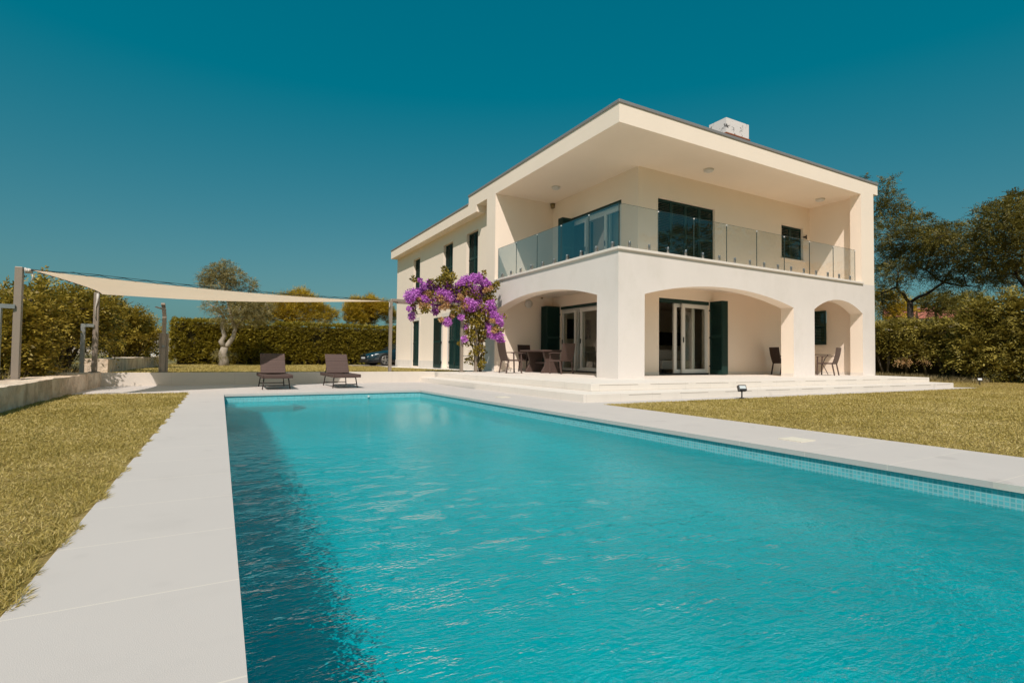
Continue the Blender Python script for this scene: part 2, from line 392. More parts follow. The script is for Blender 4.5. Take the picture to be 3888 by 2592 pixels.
m = NT('driveway_gravel'); v = m.coord(); m.base(m.ramp(m.noise(v, 6, 5), [(.3, (.20, .17, .14)), (.7, (.34, .29, .24))])); m.set(.95); m.bump(m.noise(v, 60, 3), .6, .02)
dv = MB(); dv.add([(6.4, 29.3, .232), (20, 29.3, .232), (20, 33.8, .232), (6.9, 33.8, .232)], [(0, 1, 2, 3)]); struct(dv.build('driveway', m.mat))
# wide ground around the property
m = NT('dry_ground'); v = m.coord(); m.base(m.ramp(m.noise(v, .05, 8, .65), [(.3, (.09, .085, .03)), (.5, (.17, .145, .06)), (.7, (.26, .21, .11))])); m.set(.95, 0, .1); M['ground'] = m.mat
gr = MB(); ix0, ix1, iy0, iy1 = -2.7, 26.5, -6, 40; o = 9000
inn = [(ix0, iy0), (ix1, iy0), (ix1, iy1), (ix0, iy1)]; mid_ = [(-60, -60), (90, -60), (90, 110), (-60, 110)]; out_ = [(-o, -o), (o, -o), (o, o), (-o, o)]
vv = [(x, y, .14) for x, y in inn] + [(x, y, -.5) for x, y in mid_] + [(x, y, -14) for x, y in out_]
gr.add(vv, [(i, (i + 1) % 4, 4 + (i + 1) % 4, 4 + i)[::-1] for i in range(4)] + [(4 + i, 4 + (i + 1) % 4, 8 + (i + 1) % 4, 8 + i)[::-1] for i in range(4)])
gr.add([(8.9, 17, .1), (26.5, 17, .1), (26.5, 40, .2), (8.9, 40, .2)], [(0, 1, 2, 3)])
struct(gr.build('ground', M['ground']))
# ------------------------------------------------------------------ the villa
V = empty('villa', (8.53, 9.88, FL))
tag(V, 'cream two-storey villa with white arched porch, glass-railed balcony and flat roof', 'house')

def wall(name, axis, a0, a1, u0, u1, v0, v1, holes, mats, parent=V, front=0):
    """slab between planes a0 (front) and a1; axis 'x': plane is X, u=Y; axis 'y': plane is Y, u=X; v=Z. holes: (u0,u1,v0,v1)"""
    us = sorted({u0, u1, *[min(max(h[i], u0), u1) for h in holes for i in (0, 1)]})
    vs = sorted({v0, v1, *[min(max(h[i], v0), v1) for h in holes for i in (2, 3)]})
    def hole(i, j):
        if i < 0 or j < 0 or i >= len(us) - 1 or j >= len(vs) - 1: return True
        cu, cv = (us[i] + us[i + 1]) / 2, (vs[j] + vs[j + 1]) / 2
        return any(h[0] < cu < h[1] and h[2] < cv < h[3] for h in holes)
    P = (lambda a, u, v: (a, u, v)) if axis == 'x' else (lambda a, u, v: (u, a, v))
    m = MB()
    for i in range(len(us) - 1):
        for j in range(len(vs) - 1):
            if hole(i, j): continue
            ua, ub, va, vb = us[i], us[i + 1], vs[j], vs[j + 1]
            m.add([P(a0, ua, va), P(a0, ub, va), P(a0, ub, vb), P(a0, ua, vb)], [(0, 1, 2, 3)], front)
            m.add([P(a1, ua, va), P(a1, ua, vb), P(a1, ub, vb), P(a1, ub, va)], [(0, 1, 2, 3)], 1 if len(mats) > 1 else 0)
            for (di, dj, e0, e1) in ((-1, 0, (ua, va), (ua, vb)), (1, 0, (ub, va), (ub, vb)), (0, -1, (ua, va), (ub, va)), (0, 1, (ua, vb), (ub, vb))):
                if hole(i + di, j + dj):
                    m.add([P(a0, *e0), P(a0, *e1), P(a1, *e1), P(a1, *e0)], [(0, 1, 2, 3)], front)
    return m.build(name, mats, parent)
def arcade(name, axis, a0, a1, cols, arches, z0, z1):
    """columns and segmental arches; outer face white, inside faces cream"""
    P = (lambda a, u, v: (a, u, v)) if axis == 'x' else (lambda a, u, v: (u, a, v))
    m = MB()
    def face(pts, mi): m.add(pts, [list(range(len(pts)))], mi)
    for (ua, ub) in cols:
        face([P(a0, ua, z0), P(a0, ub, z0), P(a0, ub, z1), P(a0, ua, z1)], 0)
        face([P(a1, ua, z0), P(a1, ub, z0), P(a1, ub, z1), P(a1, ua, z1)], 1)
    for (ua, ub, sp, ap) in arches:
        c = (ub - ua) / 2; h = ap - sp; rad = (c * c + h * h) / (2 * h); n = 28
        pts = []
        for k in range(n + 1):
            t = -1 + 2 * k / n; ang = math.asin(c / rad) * t; pts.append((ua + c + rad * math.sin(ang), ap - rad + rad * math.cos(ang)))
        for k in range(n):
            (u, z), (u2, z2) = pts[k], pts[k + 1]
            face([P(a0, u, z), P(a0, u2, z2), P(a0, u2, z1), P(a0, u, z1)], 0)
            face([P(a1, u, z), P(a1, u2, z2), P(a1, u2, z1), P(a1, u, z1)], 1)
            face([P(a0, u, z), P(a1, u, z), P(a1, u2, z2), P(a0, u2, z2)], 1)
        for u in (ua, ub): face([P(a0, u, z0), P(a1, u, z0), P(a1, u, sp), P(a0, u, sp)], 1)
    for u, mi in ((cols[0][0], 0), (cols[-1][1], 0)): face([P(a0, u, z0), P(a1, u, z0), P(a1, u, z1), P(a0, u, z1)], mi)
    return m.build(name, [M['white'], M['cream']], V)
Z1 = 3.512
arcade('arcade', 'y', 9.88, 10.30, [(8.53, 9.40), (15.647, 16.76), (19.64, 20.44)], [(9.40, 15.647, 2.455, 2.845), (16.76, 19.64, 2.465, 2.86)], FL - .01, Z1)
arcade('arcade', 'x', 8.53, 8.95, [(10.30, 10.715), (16.50, 17.25)], [(10.715, 16.50, 2.455, 2.845)], FL - .01, Z1)
tk = M['cream']
# ground floor walls
wall('wall', 'x', 11.04, 11.34, 11.89, 16.55, FL - .01, 3.08, [(13.2, 16.02, 0, 2.70)], [tk, M['inside']])
wall('wall', 'y', 11.89, 12.19, 11.34, 19.9, FL - .01, 3.08, [(11.91, 14.19, 0, 2.72)], [tk, M['inside']])
wall('wall', 'y', 16.55, 17.25, 8.95, 11.34, FL - .01, 3.08, [], [tk])
wall('wall', 'x', 19.9, 20.44, 10.30, 18, FL - .01, Z1, [(11.28, 11.80, 1.41, 2.69)], [tk])
# floor slab, its underside is the porch ceiling
m = MB(); m.box(8.95, 19.9, 10.30, 18, 3.08, 3.505); m.build('ceiling', M['cream'], V)
m = MB(); m.box(8.48, 19.66, 9.83, 16.55, 3.508, 3.575); m.box(19.66, 19.85, 10.25, 11.9, 3.508, 3.574)
bf = m.build('balcony_floor', M['stone_trim'], V, bevel=.008)
# upper floor walls
wall('wall', 'x', 11.02, 11.32, 11.88, 16.55, 3.575, 6.70, [(12.64, 16.17, 3.62, 5.87)], [tk, M['inside']])
wall('wall', 'y', 11.88, 12.18, 11.32, 19.85, 3.575, 6.70, [(11.85, 14.46, 3.62, 5.875), (18.1, 19.45, 4.6, 5.87)], [tk, M['inside']])
wall('wall', 'y', 16.55, 17.25, 8.53, 11.32, Z1, 6.70, [], [tk])
m = MB(); m.box(19.60, 20.43, 9.88, 10.25, Z1, 6.70); m.box(19.85, 20.43, 10.25, 18, Z1, 6.70); m.build('wall', tk, V)
# wing: left wall with three tall windows above, a window and a door below
WX = 8.92
up = [(18.81, 19.93), (21.40, 22.54), (25.77, 26.80)]
wall('wall', 'x', WX, 9.30, 17.25, 29.75, 0.0, 6.70, [(a, b, 3.72, 5.95) for a, b in up] + [(25.75, 26.81, .30, 2.66), (20.95, 22.45, .30, 2.63)], [tk, M['inside']])
wall('wall', 'y', 29.75, 29.45, 9.30, 16, 0, 6.70, [], [tk])
wall('wall', 'y', 18.0, 17.7, 11.34, 19.9, FL, 6.70, [], [M['inside']])
m = MB(); m.box(15.7, 16.0, 18, 29.45, 0, 6.6); m.build('wall', tk, V)
# white stone surrounds and plinth of the wing
pr = MB(); t0, t1 = WX - .018, WX - .002
def surround(m_, a, b, z0, z1, w=.15, wt=.17):
    m_.box(t0, t1, a - w, a, z0, z1 + wt); m_.box(t0, t1, b, b + w, z0, z1 + wt); m_.box(t0, t1, a, b, z1, z1 + wt)
for a_ in ((25.75, 26.81, .20, 2.66), (20.95, 22.45, .20, 2.63)):
    pr = MB(); surround(pr, *a_); pr.build('door_surround', M['stone_trim'], V)
zt = .60
for a, b in ((17.25, 20.79), (22.61, 25.59), (26.97, 29.76)): 
    pl = MB(); pl.box(WX - .024, WX - .002, a, b, .05, zt); pl.build('plinth', M['plinth'], V)
z_ = FL + .10
def bbx(*a_): b_ = MB(); b_.box(*a_); b_.build('baseboard', M['stone_trim'], V)
bbx(11.028, 11.039, 11.89, 13.2, FL, z_); bbx(11.028, 11.039, 16.02, 16.55, FL, z_); bbx(11.028, 11.91, 11.878, 11.889, FL, z_); bbx(14.19, 19.9, 11.878, 11.889, FL, z_)
bbx(8.952, 11.03, 16.538, 16.549, FL, z_); bbx(19.888, 19.899, 10.30, 11.878, FL, z_)
bbx(15.635, 15.646, 9.885, 10.30, FL, z_); bbx(19.628, 19.639, 9.885, 10.30, FL, z_)
# roof
m = MB(); m.box(8.53, 20.43, 9.88, 18.9, 6.70, 7.19); m.box(20.43, 20.72, 9.88, 18.9, 6.83, 7.19)
roof = m.build('roof', tk, V)
m = MB(); m.box(8.505, 20.745, 9.855, 18.925, 7.19, 7.275); m.build('coping', M['coping'], roof, bevel=.01)
m = MB(); m.box(8.53, 16.2, 18.902, 29.75, 6.44, 6.875); m.box(8.53, 9.2, 18.15, 18.902, 6.44, 6.70); eave = m.build('wing_roof', tk, V)
m = MB(); m.box(8.505, 16.2, 18.93, 29.775, 6.875, 6.95); m.build('coping', M['coping'], eave, bevel=.01)
# chimney: white hood with flaking paint on a narrower stack
mt = NT('flaking_white_paint'); v = mt.coord(); f1 = mt.noise(v, 5.0, 8, .75)
mk = mt.ramp(f1, [(.575, (0, 0, 0)), (.60, (1, 1, 1))]); mt.base(mt.mix(mk, (.74, .70, .68), (.09, .085, .085))); mt.set(.8)
m = MB(); m.box(13.30, 14.36, 10.50, 11.14, 7.73, 8.20); ch = m.build('chimney', mt.mat, roof)
m = MB(); m.box(13.27, 14.39, 10.47, 11.17, 7.695, 7.732); m.build('flashing', M['rust'], ch)
m = MB(); m.box(13.45, 14.21, 10.62, 11.02, 7.27, 7.70); m.build('chimney_stack', tk, ch)

# ceiling lights, wall light, sensors
def dome(c, axis='z', sgn=-1, r=.155, name='ceiling_light'):
    m = MB(); m.lathe(c, [(r, 0), (r, sgn * .03), (r * .93, sgn * .055), (r * .6, sgn * .082), (r * .25, sgn * .09)], 28, axis=axis); return m.build(name, M['lamp'], V)
dome((9.98, 14.82, 6.70)); dome((13.10, 10.99, 6.70)); dome((18.98, 10.95, 6.70))
dome((9.96, 16.55, 2.80), 'y', -1, .155, 'wall_light')
for (x, y, z, hh) in ((10.98, 16.50, 6.52, .17), (10.53, 16.52, 3.02, .05)):
    m = MB(); m.lathe((x, y, z), [(.05 * hh / .17 + .02, 0), (.09 * hh / .17 + .02, hh)], 12); m.build('motion_sensor', M['sensor'], V)

# shutters -------------------------------------------------------
def shutter_mb(w, h, t=.042, rails=(.5,)):
    """louvred leaf: x 0..w, z 0..h, centred on y"""
    m = MB(); st = .055; y0, y1 = -t / 2, t / 2
    m.box(0, st, y0, y1, 0, h); m.box(w - st, w, y0, y1, 0, h)
    zs = [0] + [h * k for k in rails] + [h - .075]
    for i, z in enumerate(zs): m.box(st, w - st, y0 + .002, y1 - .002, z, z + (.13 if i == 0 else .09 if i < len(zs) - 1 else .075))
    for i in range(len(zs) - 1):
        a = zs[i] + (.13 if i == 0 else .09); b = zs[i + 1]; n = max(2, int((b - a) / .052)); pz = (b - a) / n
        for k in range(n):
            z = a + pz * (k + .5); m.add([(st, y0 + .004, z - .024), (w - st, y0 + .004, z - .024), (w - st, y1 - .006, z + .02), (st, y1 - .006, z + .02),
                    (st, y0 + .004, z - .015), (w - st, y0 + .004, z - .015), (w - st, y1 - .006, z + .029), (st, y1 - .006, z + .029)],
                  [(0, 1, 2, 3), (7, 6, 5, 4), (0, 4, 5, 1), (1, 5, 6, 2), (2, 6, 7, 3), (3, 7, 4, 0)])
    return m
def shutter(w, h, pos, rz, parent=V, hinges=True):
    o = shutter_mb(w, h).build('shutter', M['green']); link_parent(o, parent, pos, rz)
    if hinges:
        for z in (.25, h * .5, h - .3): hm = MB(); hm.box(-.05, .035, -.035, .035, z - .012, z + .03); hm.box(-.075, -.04, -.02, .02, z - .05, z + .05); ho = hm.build('hinge', M['black']); ho.parent = o
    return o
def link_parent(o, parent, pos, rz=0.0):
    o.parent = parent; o.matrix_parent_inverse = world(parent).inverted(); o.location = pos; o.rotation_euler = (0, 0, rz); return o
# wing windows, shutters closed in their recesses (plane x = WX + .13)
for a, b in up:
    h = 2.20; w = (b - a) / 2 - .006
    shutter(w, h, (WX + .15, b - .003, 3.735), -math.pi / 2); shutter(w, h, (WX + .15, a + w + .003, 3.735), -math.pi / 2, hinges=False)
    sm = MB(); sm.box(WX - .03, WX + .12, a - .02, b + .02, 3.68, 3.722); sm.build('window_sill', M['stone_trim'], V)
w = (26.81 - 25.75) / 2 - .006
shutter(w, 2.32, (WX + .07, 26.807, .32), -math.pi / 2); shutter(w, 2.32, (WX + .07, 25.753 + w, .32), -math.pi / 2, hinges=False)
# wing door: white glazed frame and four folding leaves
def glazed(w, h, fw=.085, t=.06, fb=None):
    """white glazed leaf x 0..w z 0..h"""
    m = MB(); fb = fb or fw
    m.box(0, fw, -t / 2, t / 2, 0, h); m.box(w - fw, w, -t / 2, t / 2, 0, h); m.box(fw, w - fw, -t / 2, t / 2, 0, fb); m.box(fw, w - fw, -t / 2, t / 2, h - fw, h)
    g = MB(); g.box(fw - .005, w - fw + .005, -.006, .006, fb - .005, h - fw + .005); return m, g
def glazed_door(w, h, pos, rz, pane='pane', fw=.085, handle=True, name='sliding_door', side=1):
    a, g = glazed(w, h, fw); o = a.build(name, M['pvc']); link_parent(o, V, pos, rz); p = g.build('pane', M[pane]); p.parent = o
    if handle:
        hm = MB(); x = .045 if side else w - .045
        hm.box(x - .014, x + .014, -.055, -.03, h * .44, h * .44 + .17); hd = hm.build('handle', M['black']); hd.parent = o
    return o
glazed_door(.72, 2.24, (WX + .22, 22.40, .33), -math.pi / 2, 'pane_dark', name='door', side=0)
glazed_door(.70, 2.24, (WX + .22, 21.68, .33), -math.pi / 2, 'pane_dark', name='door')
shutter(.90, 2.34, (WX - .05, 22.58, .29), math.pi / 2)                # flat on the wall
shutter(.58, 2.34, (WX - .03, 21.55, .29), -math.pi / 2, hinges=True)
shutter(.76, 2.34, (WX - .05, 20.86, .29), -math.pi / 2)
# porch, left side: shutter box, white sliding doors, folded shutter stack
m = MB(); m.box(11.05, 11.30, 13.2, 16.02, 2.605, 2.70); m.build('door_head', M['green'], V)
m = MB(); m.box(11.06, 11.28, 13.2, 16.02, FL, FL + .05); m.build('threshold', M['black'], V)
fm = MB(); fm.box(11.12, 11.20, 15.95, 16.02, FL + .05, 2.605); fm.box(11.12, 11.20, 13.2, 15.95, 2.53, 2.605); fm.build('door_frame', M['pvc'], V)
glazed_door(.84, 2.17, (11.10, 15.96, FL + .055), -math.pi / 2); glazed_door(.40, 2.17, (11.20, 15.16, FL + .055), -math.pi / 2, fw=.075, handle=False)
glazed_door(1.60, 2.20, (11.10, 14.85, FL + .055), -math.pi / 2, fw=.12)
for k in range(5): shutter(.58, 2.38, (11.02, 16.06 + .085 * k, FL + .03), math.pi, hinges=(k == 0))
# porch, right side
m = MB(); m.box(11.91, 14.19, 11.90, 12.15, 2.61, 2.72); m.build('door_head', M['green'], V)
m = MB(); m.box(11.91, 14.19, 11.91, 12.15, FL, FL + .05); m.build('threshold', M['black'], V)
glazed_door(1.20, 2.25, (12.99, 11.97, FL + .055), 0, fw=.13); glazed_door(.95, 2.25, (12.72, 12.07, FL + .055), 0, fw=.12, handle=False)
for k in range(5): shutter(.50, 2.40, (14.225 + .055 * k, 11.87, FL + .02), -math.pi / 2, hinges=(k == 0))
# porch, right wall: closed shutter
shutter(.52, 1.28, (19.86, 11.80, 1.41), -math.pi / 2, hinges=False)
# balcony front: four closed tall shutters, small shuttered window
for k in range(4): shutter(.645, 2.24, (11.86 + .65 * k, 11.98, 3.625), 0, hinges=False)
for k in range(2): shutter(.662, 1.255, (18.11 + .67 * k, 11.99, 4.61), 0, hinges=False)
hm = MB(); hm.box(19.45, 19.56, 11.80, 11.90, 5.52, 5.56); hm.box(19.52, 19.56, 11.80, 11.83, 5.46, 5.62); hm.build('shutter_stop', M['black'], V)
m = MB(); m.box(18.02, 19.56, 11.80, 12.0, 4.565, 4.602); m.build('window_sill', M['stone_trim'], V)
# balcony left: sliding glass doors, curtain, folded shutters
m = MB(); m.box(11.03, 11.30, 12.64, 16.17, 5.76, 5.87); m.build('door_head', M['green'], V)
fm = MB(); fm.box(11.10, 11.20, 12.64, 16.17, 5.69, 5.76); fm.build('door_frame', M['pvc'], V)
glazed_door(1.62, 2.06, (11.10, 16.15, 3.63), -math.pi / 2, 'pane_dark', fw=.10, side=0); glazed_door(1.27, 2.06, (11.18, 14.60, 3.63), -math.pi / 2, 'pane_dark', fw=.09); glazed_door(.90, 2.06, (11.10, 13.55, 3.63), -math.pi / 2, 'pane', fw=.12)
for k in range(5): shutter(.51, 2.20, (11.0, 15.16 + .06 * k, 3.60), math.pi, hinges=False)
cm = MB()
for k in range(26):
    y0, y1 = 12.62 + k * .035, 12.62 + (k + 1) * .035; xx = lambda y: 11.34 + .03 * math.sin(y * 38)
    cm.add([(xx(y0), y0, 3.6), (xx(y1), y1, 3.6), (xx(y1), y1, 5.8), (xx(y0), y0, 5.8)], [(0, 1, 2, 3)], 0, True)
cm.build('curtain', M['curtain'], V)
# upstairs and downstairs rooms
m = MB(); m.box(11.34, 19.9, 12.19, 17.7, FL - .02, FL + .001); m.build('room_floor', simple('room_floor_tile', (.34, .30, .26), .4), V)
# glass balustrade --------------------------------------------------
def panel(axis, a, u0, u1):
    z0, z1 = 3.585, 4.69; g = MB(); e = .004
    if axis == 'x': g.box(a - .006, a + .006, u0 + e, u1 - e, z0, z1)
    else: g.box(u0 + e, u1 - e, a - .006, a + .006, z0, z1)
    o = g.build('glass_panel', M['glass_side' if axis == 'x' else 'glass'], V)
    em = MB()
    for u in (u0, u1):
        uu = u + (e if u == u0 else -e); 
        if axis == 'x': em.box(a - .0072, a + .0072, min(uu, uu + (.0055 if u == u0 else -.0055)), max(uu, uu + (.0055 if u == u0 else -.0055)), z0, z1)
        else: em.box(min(uu, uu + (.0055 if u == u0 else -.0055)), max(uu, uu + (.0055 if u == u0 else -.0055)), a - .0072, a + .0072, z0, z1)
    if axis == 'x': em.box(a - .0065, a + .0065, u0 + e, u1 - e, z1 - .004, z1 + .001)
    else: em.box(u0 + e, u1 - e, a - .0065, a + .0065, z1 - .004, z1 + .001)
    em.build('polished_edge', M['glass_edge'], o)
    cm_ = MB(); uc = u1 if axis == 'y' else u1
    cm_.lathe((a, uc, z1 - .03) if axis == 'x' else (uc, a, z1 - .03), [(.02, -.012), (.02, .012)], 12, axis=axis); cm_.build('joint_clip', M['pvc'], o); return o
def clamp(o, axis, a, u, h=.185):
    m = MB(); c = (a, u, 3.57) if axis == 'x' else (u, a, 3.57)
    m.lathe(c, [(.031, 0), (.031, h - .012), (.026, h)], 14); m.build('glass_clamp', M['steel'], o)
ys_ = [9.955, 11.166, 12.479, 13.797, 15.116, 16.417]; yc = [(10.18, 10.834), (11.497, 12.151), (12.811, 13.46), (14.118, 14.78), (15.427, 16.093)]
for a, b, cc in zip(ys_[:-1], ys_[1:], yc):
    o = panel('x', 8.60, a, b)
    for u in cc: clamp(o, 'x', 8.575, u)
xs_ = [8.61, 9.934, 11.266, 12.605, 13.953, 15.295, 16.627, 17.976, 19.319]
for k, (a, b) in enumerate(zip(xs_[:-1], xs_[1:])):
    o = panel('y', 9.95, a, b)
    for u in (8.925 + .668 * 2 * k, 8.925 + .668 * (2 * k + 1)): clamp(o, 'y', 9.925, u)
# ------------------------------------------------------------------ walls of the garden
m = MB(); m.box(-2.62, 6.0, 15.74, 15.80, -.02, .325)
rw = m.build('retaining_wall', deck_mat('wall_slab', (.68, .62, .55), 1.42, 4.0, .35, 1.9, (.36, .31, .26)), bevel=.006)
tag(rw, 'low white slab retaining wall between the deck and the upper lawn', 'wall')
def rough_box(name, x0, x1, y0, y1, z0, z1, mat_, seg=.14, amp=.035, cuts=()):
    """rough-hewn stone wall: subdivided box with uneven faces"""
    m = MB(); nx = max(3, int((x1 - x0) / seg)); ny = int((y1 - y0) / seg); nz = max(3, int((z1 - z0) / seg))
    from mathutils import noise as mn
    def P(x, y, z):
        p = Vector((x, y, z)); n = mn.noise_vector(p * 2.3) * amp + mn.noise_vector(p * 7) * amp * .5
        fx = 1 if abs(x - x0) < 1e-6 or abs(x - x1) < 1e-6 else .2
        j = max(0, 1 - min(abs(y - c) for c in cuts) / .05) * .03 if cuts else 0
        return (x + n.x * fx - (j if abs(x - x1) < 1e-6 else 0), y + n.y * .3, z + (n.z * .55 if z > z0 + .01 else 0))
    idx = {}
    def vid(i, j, k):
        if (i, j, k) not in idx:
            idx[(i, j, k)] = len(m.v); m.v.append(P(x0 + (x1 - x0) * i / nx, y0 + (y1 - y0) * j / ny, z0 + (z1 - z0) * k / nz))
        return idx[(i, j, k)]
    def f(a): m.f.append(a); m.m.append(0); m.sm.append(False)
    for j in range(ny):
        for k in range(nz):
            f([vid(0, j, k), vid(0, j, k + 1), vid(0, j + 1, k + 1), vid(0, j + 1, k)]); f([vid(nx, j, k), vid(nx, j + 1, k), vid(nx, j + 1, k + 1), vid(nx, j, k + 1)])
        for i in range(nx): f([vid(i, j, nz), vid(i + 1, j, nz), vid(i + 1, j + 1, nz), vid(i, j + 1, nz)])
    for i in range(nx):
        for k in range(nz):
            f([vid(i, 0, k), vid(i + 1, 0, k), vid(i + 1, 0, k + 1), vid(i, 0, k + 1)]); f([vid(i, ny, k), vid(i, ny, k + 1), vid(i + 1, ny, k + 1), vid(i + 1, ny, k)])
    return m.build(name, mat_)
mt = NT('rough_limestone'); v = mt.coord(); vs = mt.coord((1.5, 1.5, 1.2))
c1 = mt.ramp(mt.noise(v, 2.2, 8, .7), [(.28, (.48, .345, .23)), (.45, (.76, .60, .45)), (.62, (.87, .73, .58)), (.8, (.90, .81, .70))])
st = mt.ramp(mt.noise(vs, 1.7, 7, .7), [(.46, (0, 0, 0)), (.66, (1, 1, 1))]); mt.base(mt.mix(mt.math('MULTIPLY', st, .55), c1, (.25, .175, .105))); mt.set(.9, 0, .2)
mt.bump(mt.noise(v, 9, 8, .7), 1.0, .035); M['rock'] = mt.mat
lw1 = rough_box('stone_wall', -3.12, -2.50, 2.0, 15.75, -.05, .34, M['rock'], cuts=(5.2, 8.1, 11.0, 13.6))
tag(lw1, 'long low rough limestone wall beside the side lawn, carrying two sail posts', 'wall')
lw2 = rough_box('stone_wall', -3.0, -2.5, 16.65, 33.8, .15, .655, M['rock'], cuts=(17.0, 20.4, 24, 28))
tag(lw2, 'higher stained limestone wall at the edge of the upper lawn, behind the shower post', 'wall')

# ------------------------------------------------------------------ sail posts, sail
def sail_post(x, y, top, arm, label):
    e = empty('sail_post', (x, y, .345)); tag(e, label, 'post', 'steel posts of the shade sail')
    m = MB(); m.box(x - .05, x + .05, y - .05, y + .05, .345, top); m.build('post', M['taupe'], e, bevel=.006)
    m = MB(); m.box(x - .10, x + .10, y - .10, y + .10, .335, .357); m.build('base_plate', M['taupe'], e)
    m = MB(); m.box(x - .255, x - .175, y - .14, y - .06, .33, arm - .07); m.build('brace_post', M['galv'], e)
    m = MB(); m.bar((x - .26, y - .105, arm - .035), (x - .03, y - .045, arm - .035), .07, .07); m.build('brace_arm', M['galv'], e)
    return e
sail_post(-2.975, 11.62, 2.225, 1.59, 'brown steel sail post nearer the pool, with a short galvanised brace beside it')
sail_post(-2.60, 15.60, 2.235, 1.48, 'brown steel sail post at the far end of the low stone wall')
A = Vector((-2.80, 11.50, 2.175)); B = Vector((-2.52, 15.60, 2.20)); Cc = Vector((4.50, 15.76, 2.485)); G = (A + B + Cc) / 3
def sailP(a, b, c):
    p = A * a + B * b + Cc * c
    for (k, mid, s_) in ((4 * a * b, (A + B) / 2, .10), (4 * b * c, (B + Cc) / 2, .14), (4 * a * c, (A + Cc) / 2, -.01)): p = p + (G - mid) * (k * s_)
    p = p + Vector((0, 0, -.38 * b * c - .36 * a * c - .2 * a * b - 2.2 * a * b * c)); return p
n = 26; m = MB(); vi = {}
for i in range(n + 1):
    for j in range(n + 1 - i):
        vi[(i, j)] = len(m.v); m.v.append(tuple(sailP(i / n, j / n, 1 - (i + j) / n)))
for i in range(n):
    for j in range(n - i):
        m.f.append([vi[(i, j)], vi[(i + 1, j)], vi[(i, j + 1)]]); m.m.append(0); m.sm.append(True)
        if i + j < n - 1: m.f.append([vi[(i + 1, j)], vi[(i + 1, j + 1)], vi[(i, j + 1)]]); m.m.append(0); m.sm.append(True)
SA = empty('shade_sail', tuple(G)); tag(SA, 'beige triangular shade sail stretched between steel posts over the deck', 'shade sail')
mt = NT('sail_canvas'); v = mt.coord((1, 1, 1)); cv = mt.mix(mt.noise(v, 1.5, 4), (.90, .80, .68), (.93, .85, .74)); mt.base(cv); mt.set(.9, 0, .1)
tr = mt.n('ShaderNodeBsdfTranslucent'); mt.l(cv, tr.inputs['Color']); mx = mt.n('ShaderNodeMixShader'); mx.inputs[0].default_value = .74
mt.l(mt.b.outputs[0], mx.inputs[1]); mt.l(tr.outputs[0], mx.inputs[2]); mt.l(mx.outputs[0], mt.out.inputs['Surface'])
o = m.build('canvas', mt.mat, SA); sd = o.modifiers.new('thick', 'SOLIDIFY'); sd.thickness = .006
dk = simple('dark_cord', (.02, .03, .03), .7); lt = simple('pale_rope', (.62, .57, .52), .8)
m = MB(); K = 44; pts = []
for k in range(K + 1):
    t = k / K; p = sailP(1 - t, 0, t); pts.append(p + Vector((0, -.015, (.045 if k % 2 else .004)) if .04 < t < .97 else (0, 0, .01)))
m.tube(pts, .006, 5)
m.tube([sailP(1 - t / 20, 0, t / 20) + Vector((0, -.02, .05 * min(1, t / 2) * min(1, (20 - t) / 2))) for t in range(21)], .005, 5)
K = 30; m.tube([sailP(1 - k / K, k / K, 0) + Vector((0, 0, .012 if k % 2 else -.012)) for k in range(K + 1)], .010, 5); m.build('lacing_cord', dk, SA)
m = MB()
for s_ in (-.02, .02): m.tube([(-2.93, 11.62 + s_, 2.19), (-2.86, 11.62, 2.185 + s_), tuple(A)], .011, 6)
for k in range(5): m.tube([(-2.90 + .02 * k, 11.60, 2.215 - .01 * k), (-2.885 + .02 * k, 11.56, 2.17), (-2.89 + .02 * k, 11.60, 2.13)], .012, 6)
m.tube([(-2.80, 11.58, 2.15), (-2.79, 11.56, 2.08), (-2.80, 11.56, 2.0)], .009, 6)
m.tube([(-2.57, 15.54, 2.20), (-2.575, 15.53, 2.05), (-2.60, 15.535, 1.92), (-2.61, 15.535, 1.88), (-2.60, 15.53, 1.6)], [.028, .022, .012, .010, .009], 6)
m.tube([(4.50, 15.90, 2.485), (4.57, 15.90, 2.50)], .010, 6); m.tube([(4.53, 15.88, 2.46), (4.52, 15.87, 2.2), (4.525, 15.87, 1.85)], .008, 6)
m.build('rope', lt, SA)

# ------------------------------------------------------------------ pergola frame with trellis
PG = empty('steel_pergola', (4.58, 15.9, .30)); tag(PG, 'slim brown steel pergola frame and trellis carrying the bougainvillea', 'pergola')
for x, y, h in ((4.58, 15.90, 2.52), (6.98, 15.88, 2.50), (7.50, 15.88, 2.50)):
    m = MB(); m.box(x - .045, x + .045, y - .045, y + .045, .27, h); m.build('post', M['taupe'], PG, bevel=.005)
    m = MB(); m.box(x - .085, x + .085, y - .075, y + .085, .27, .315); m.build('base_plate', M['taupe'], PG)
m = MB(); m.box(4.63, 8.3, 15.84, 15.90, 2.50, 2.58); m.build('beam', M['taupe'], PG, bevel=.004)
m = MB(); m.box(4.9, 8.3, 16.42, 16.48, 2.50, 2.58); m.build('beam', M['taupe'], PG, bevel=.004)
m = MB(); m.bar((4.60, 15.9, 2.54), (4.95, 16.45, 2.54), .06, .078); m.build('beam', M['taupe'], PG, bevel=.004)
for z in (.82, 1.36, 1.9):
    m = MB(); m.box(7.026, 7.454, 15.865, 15.895, z, z + .03); m.build('rung', M['galv'], PG)

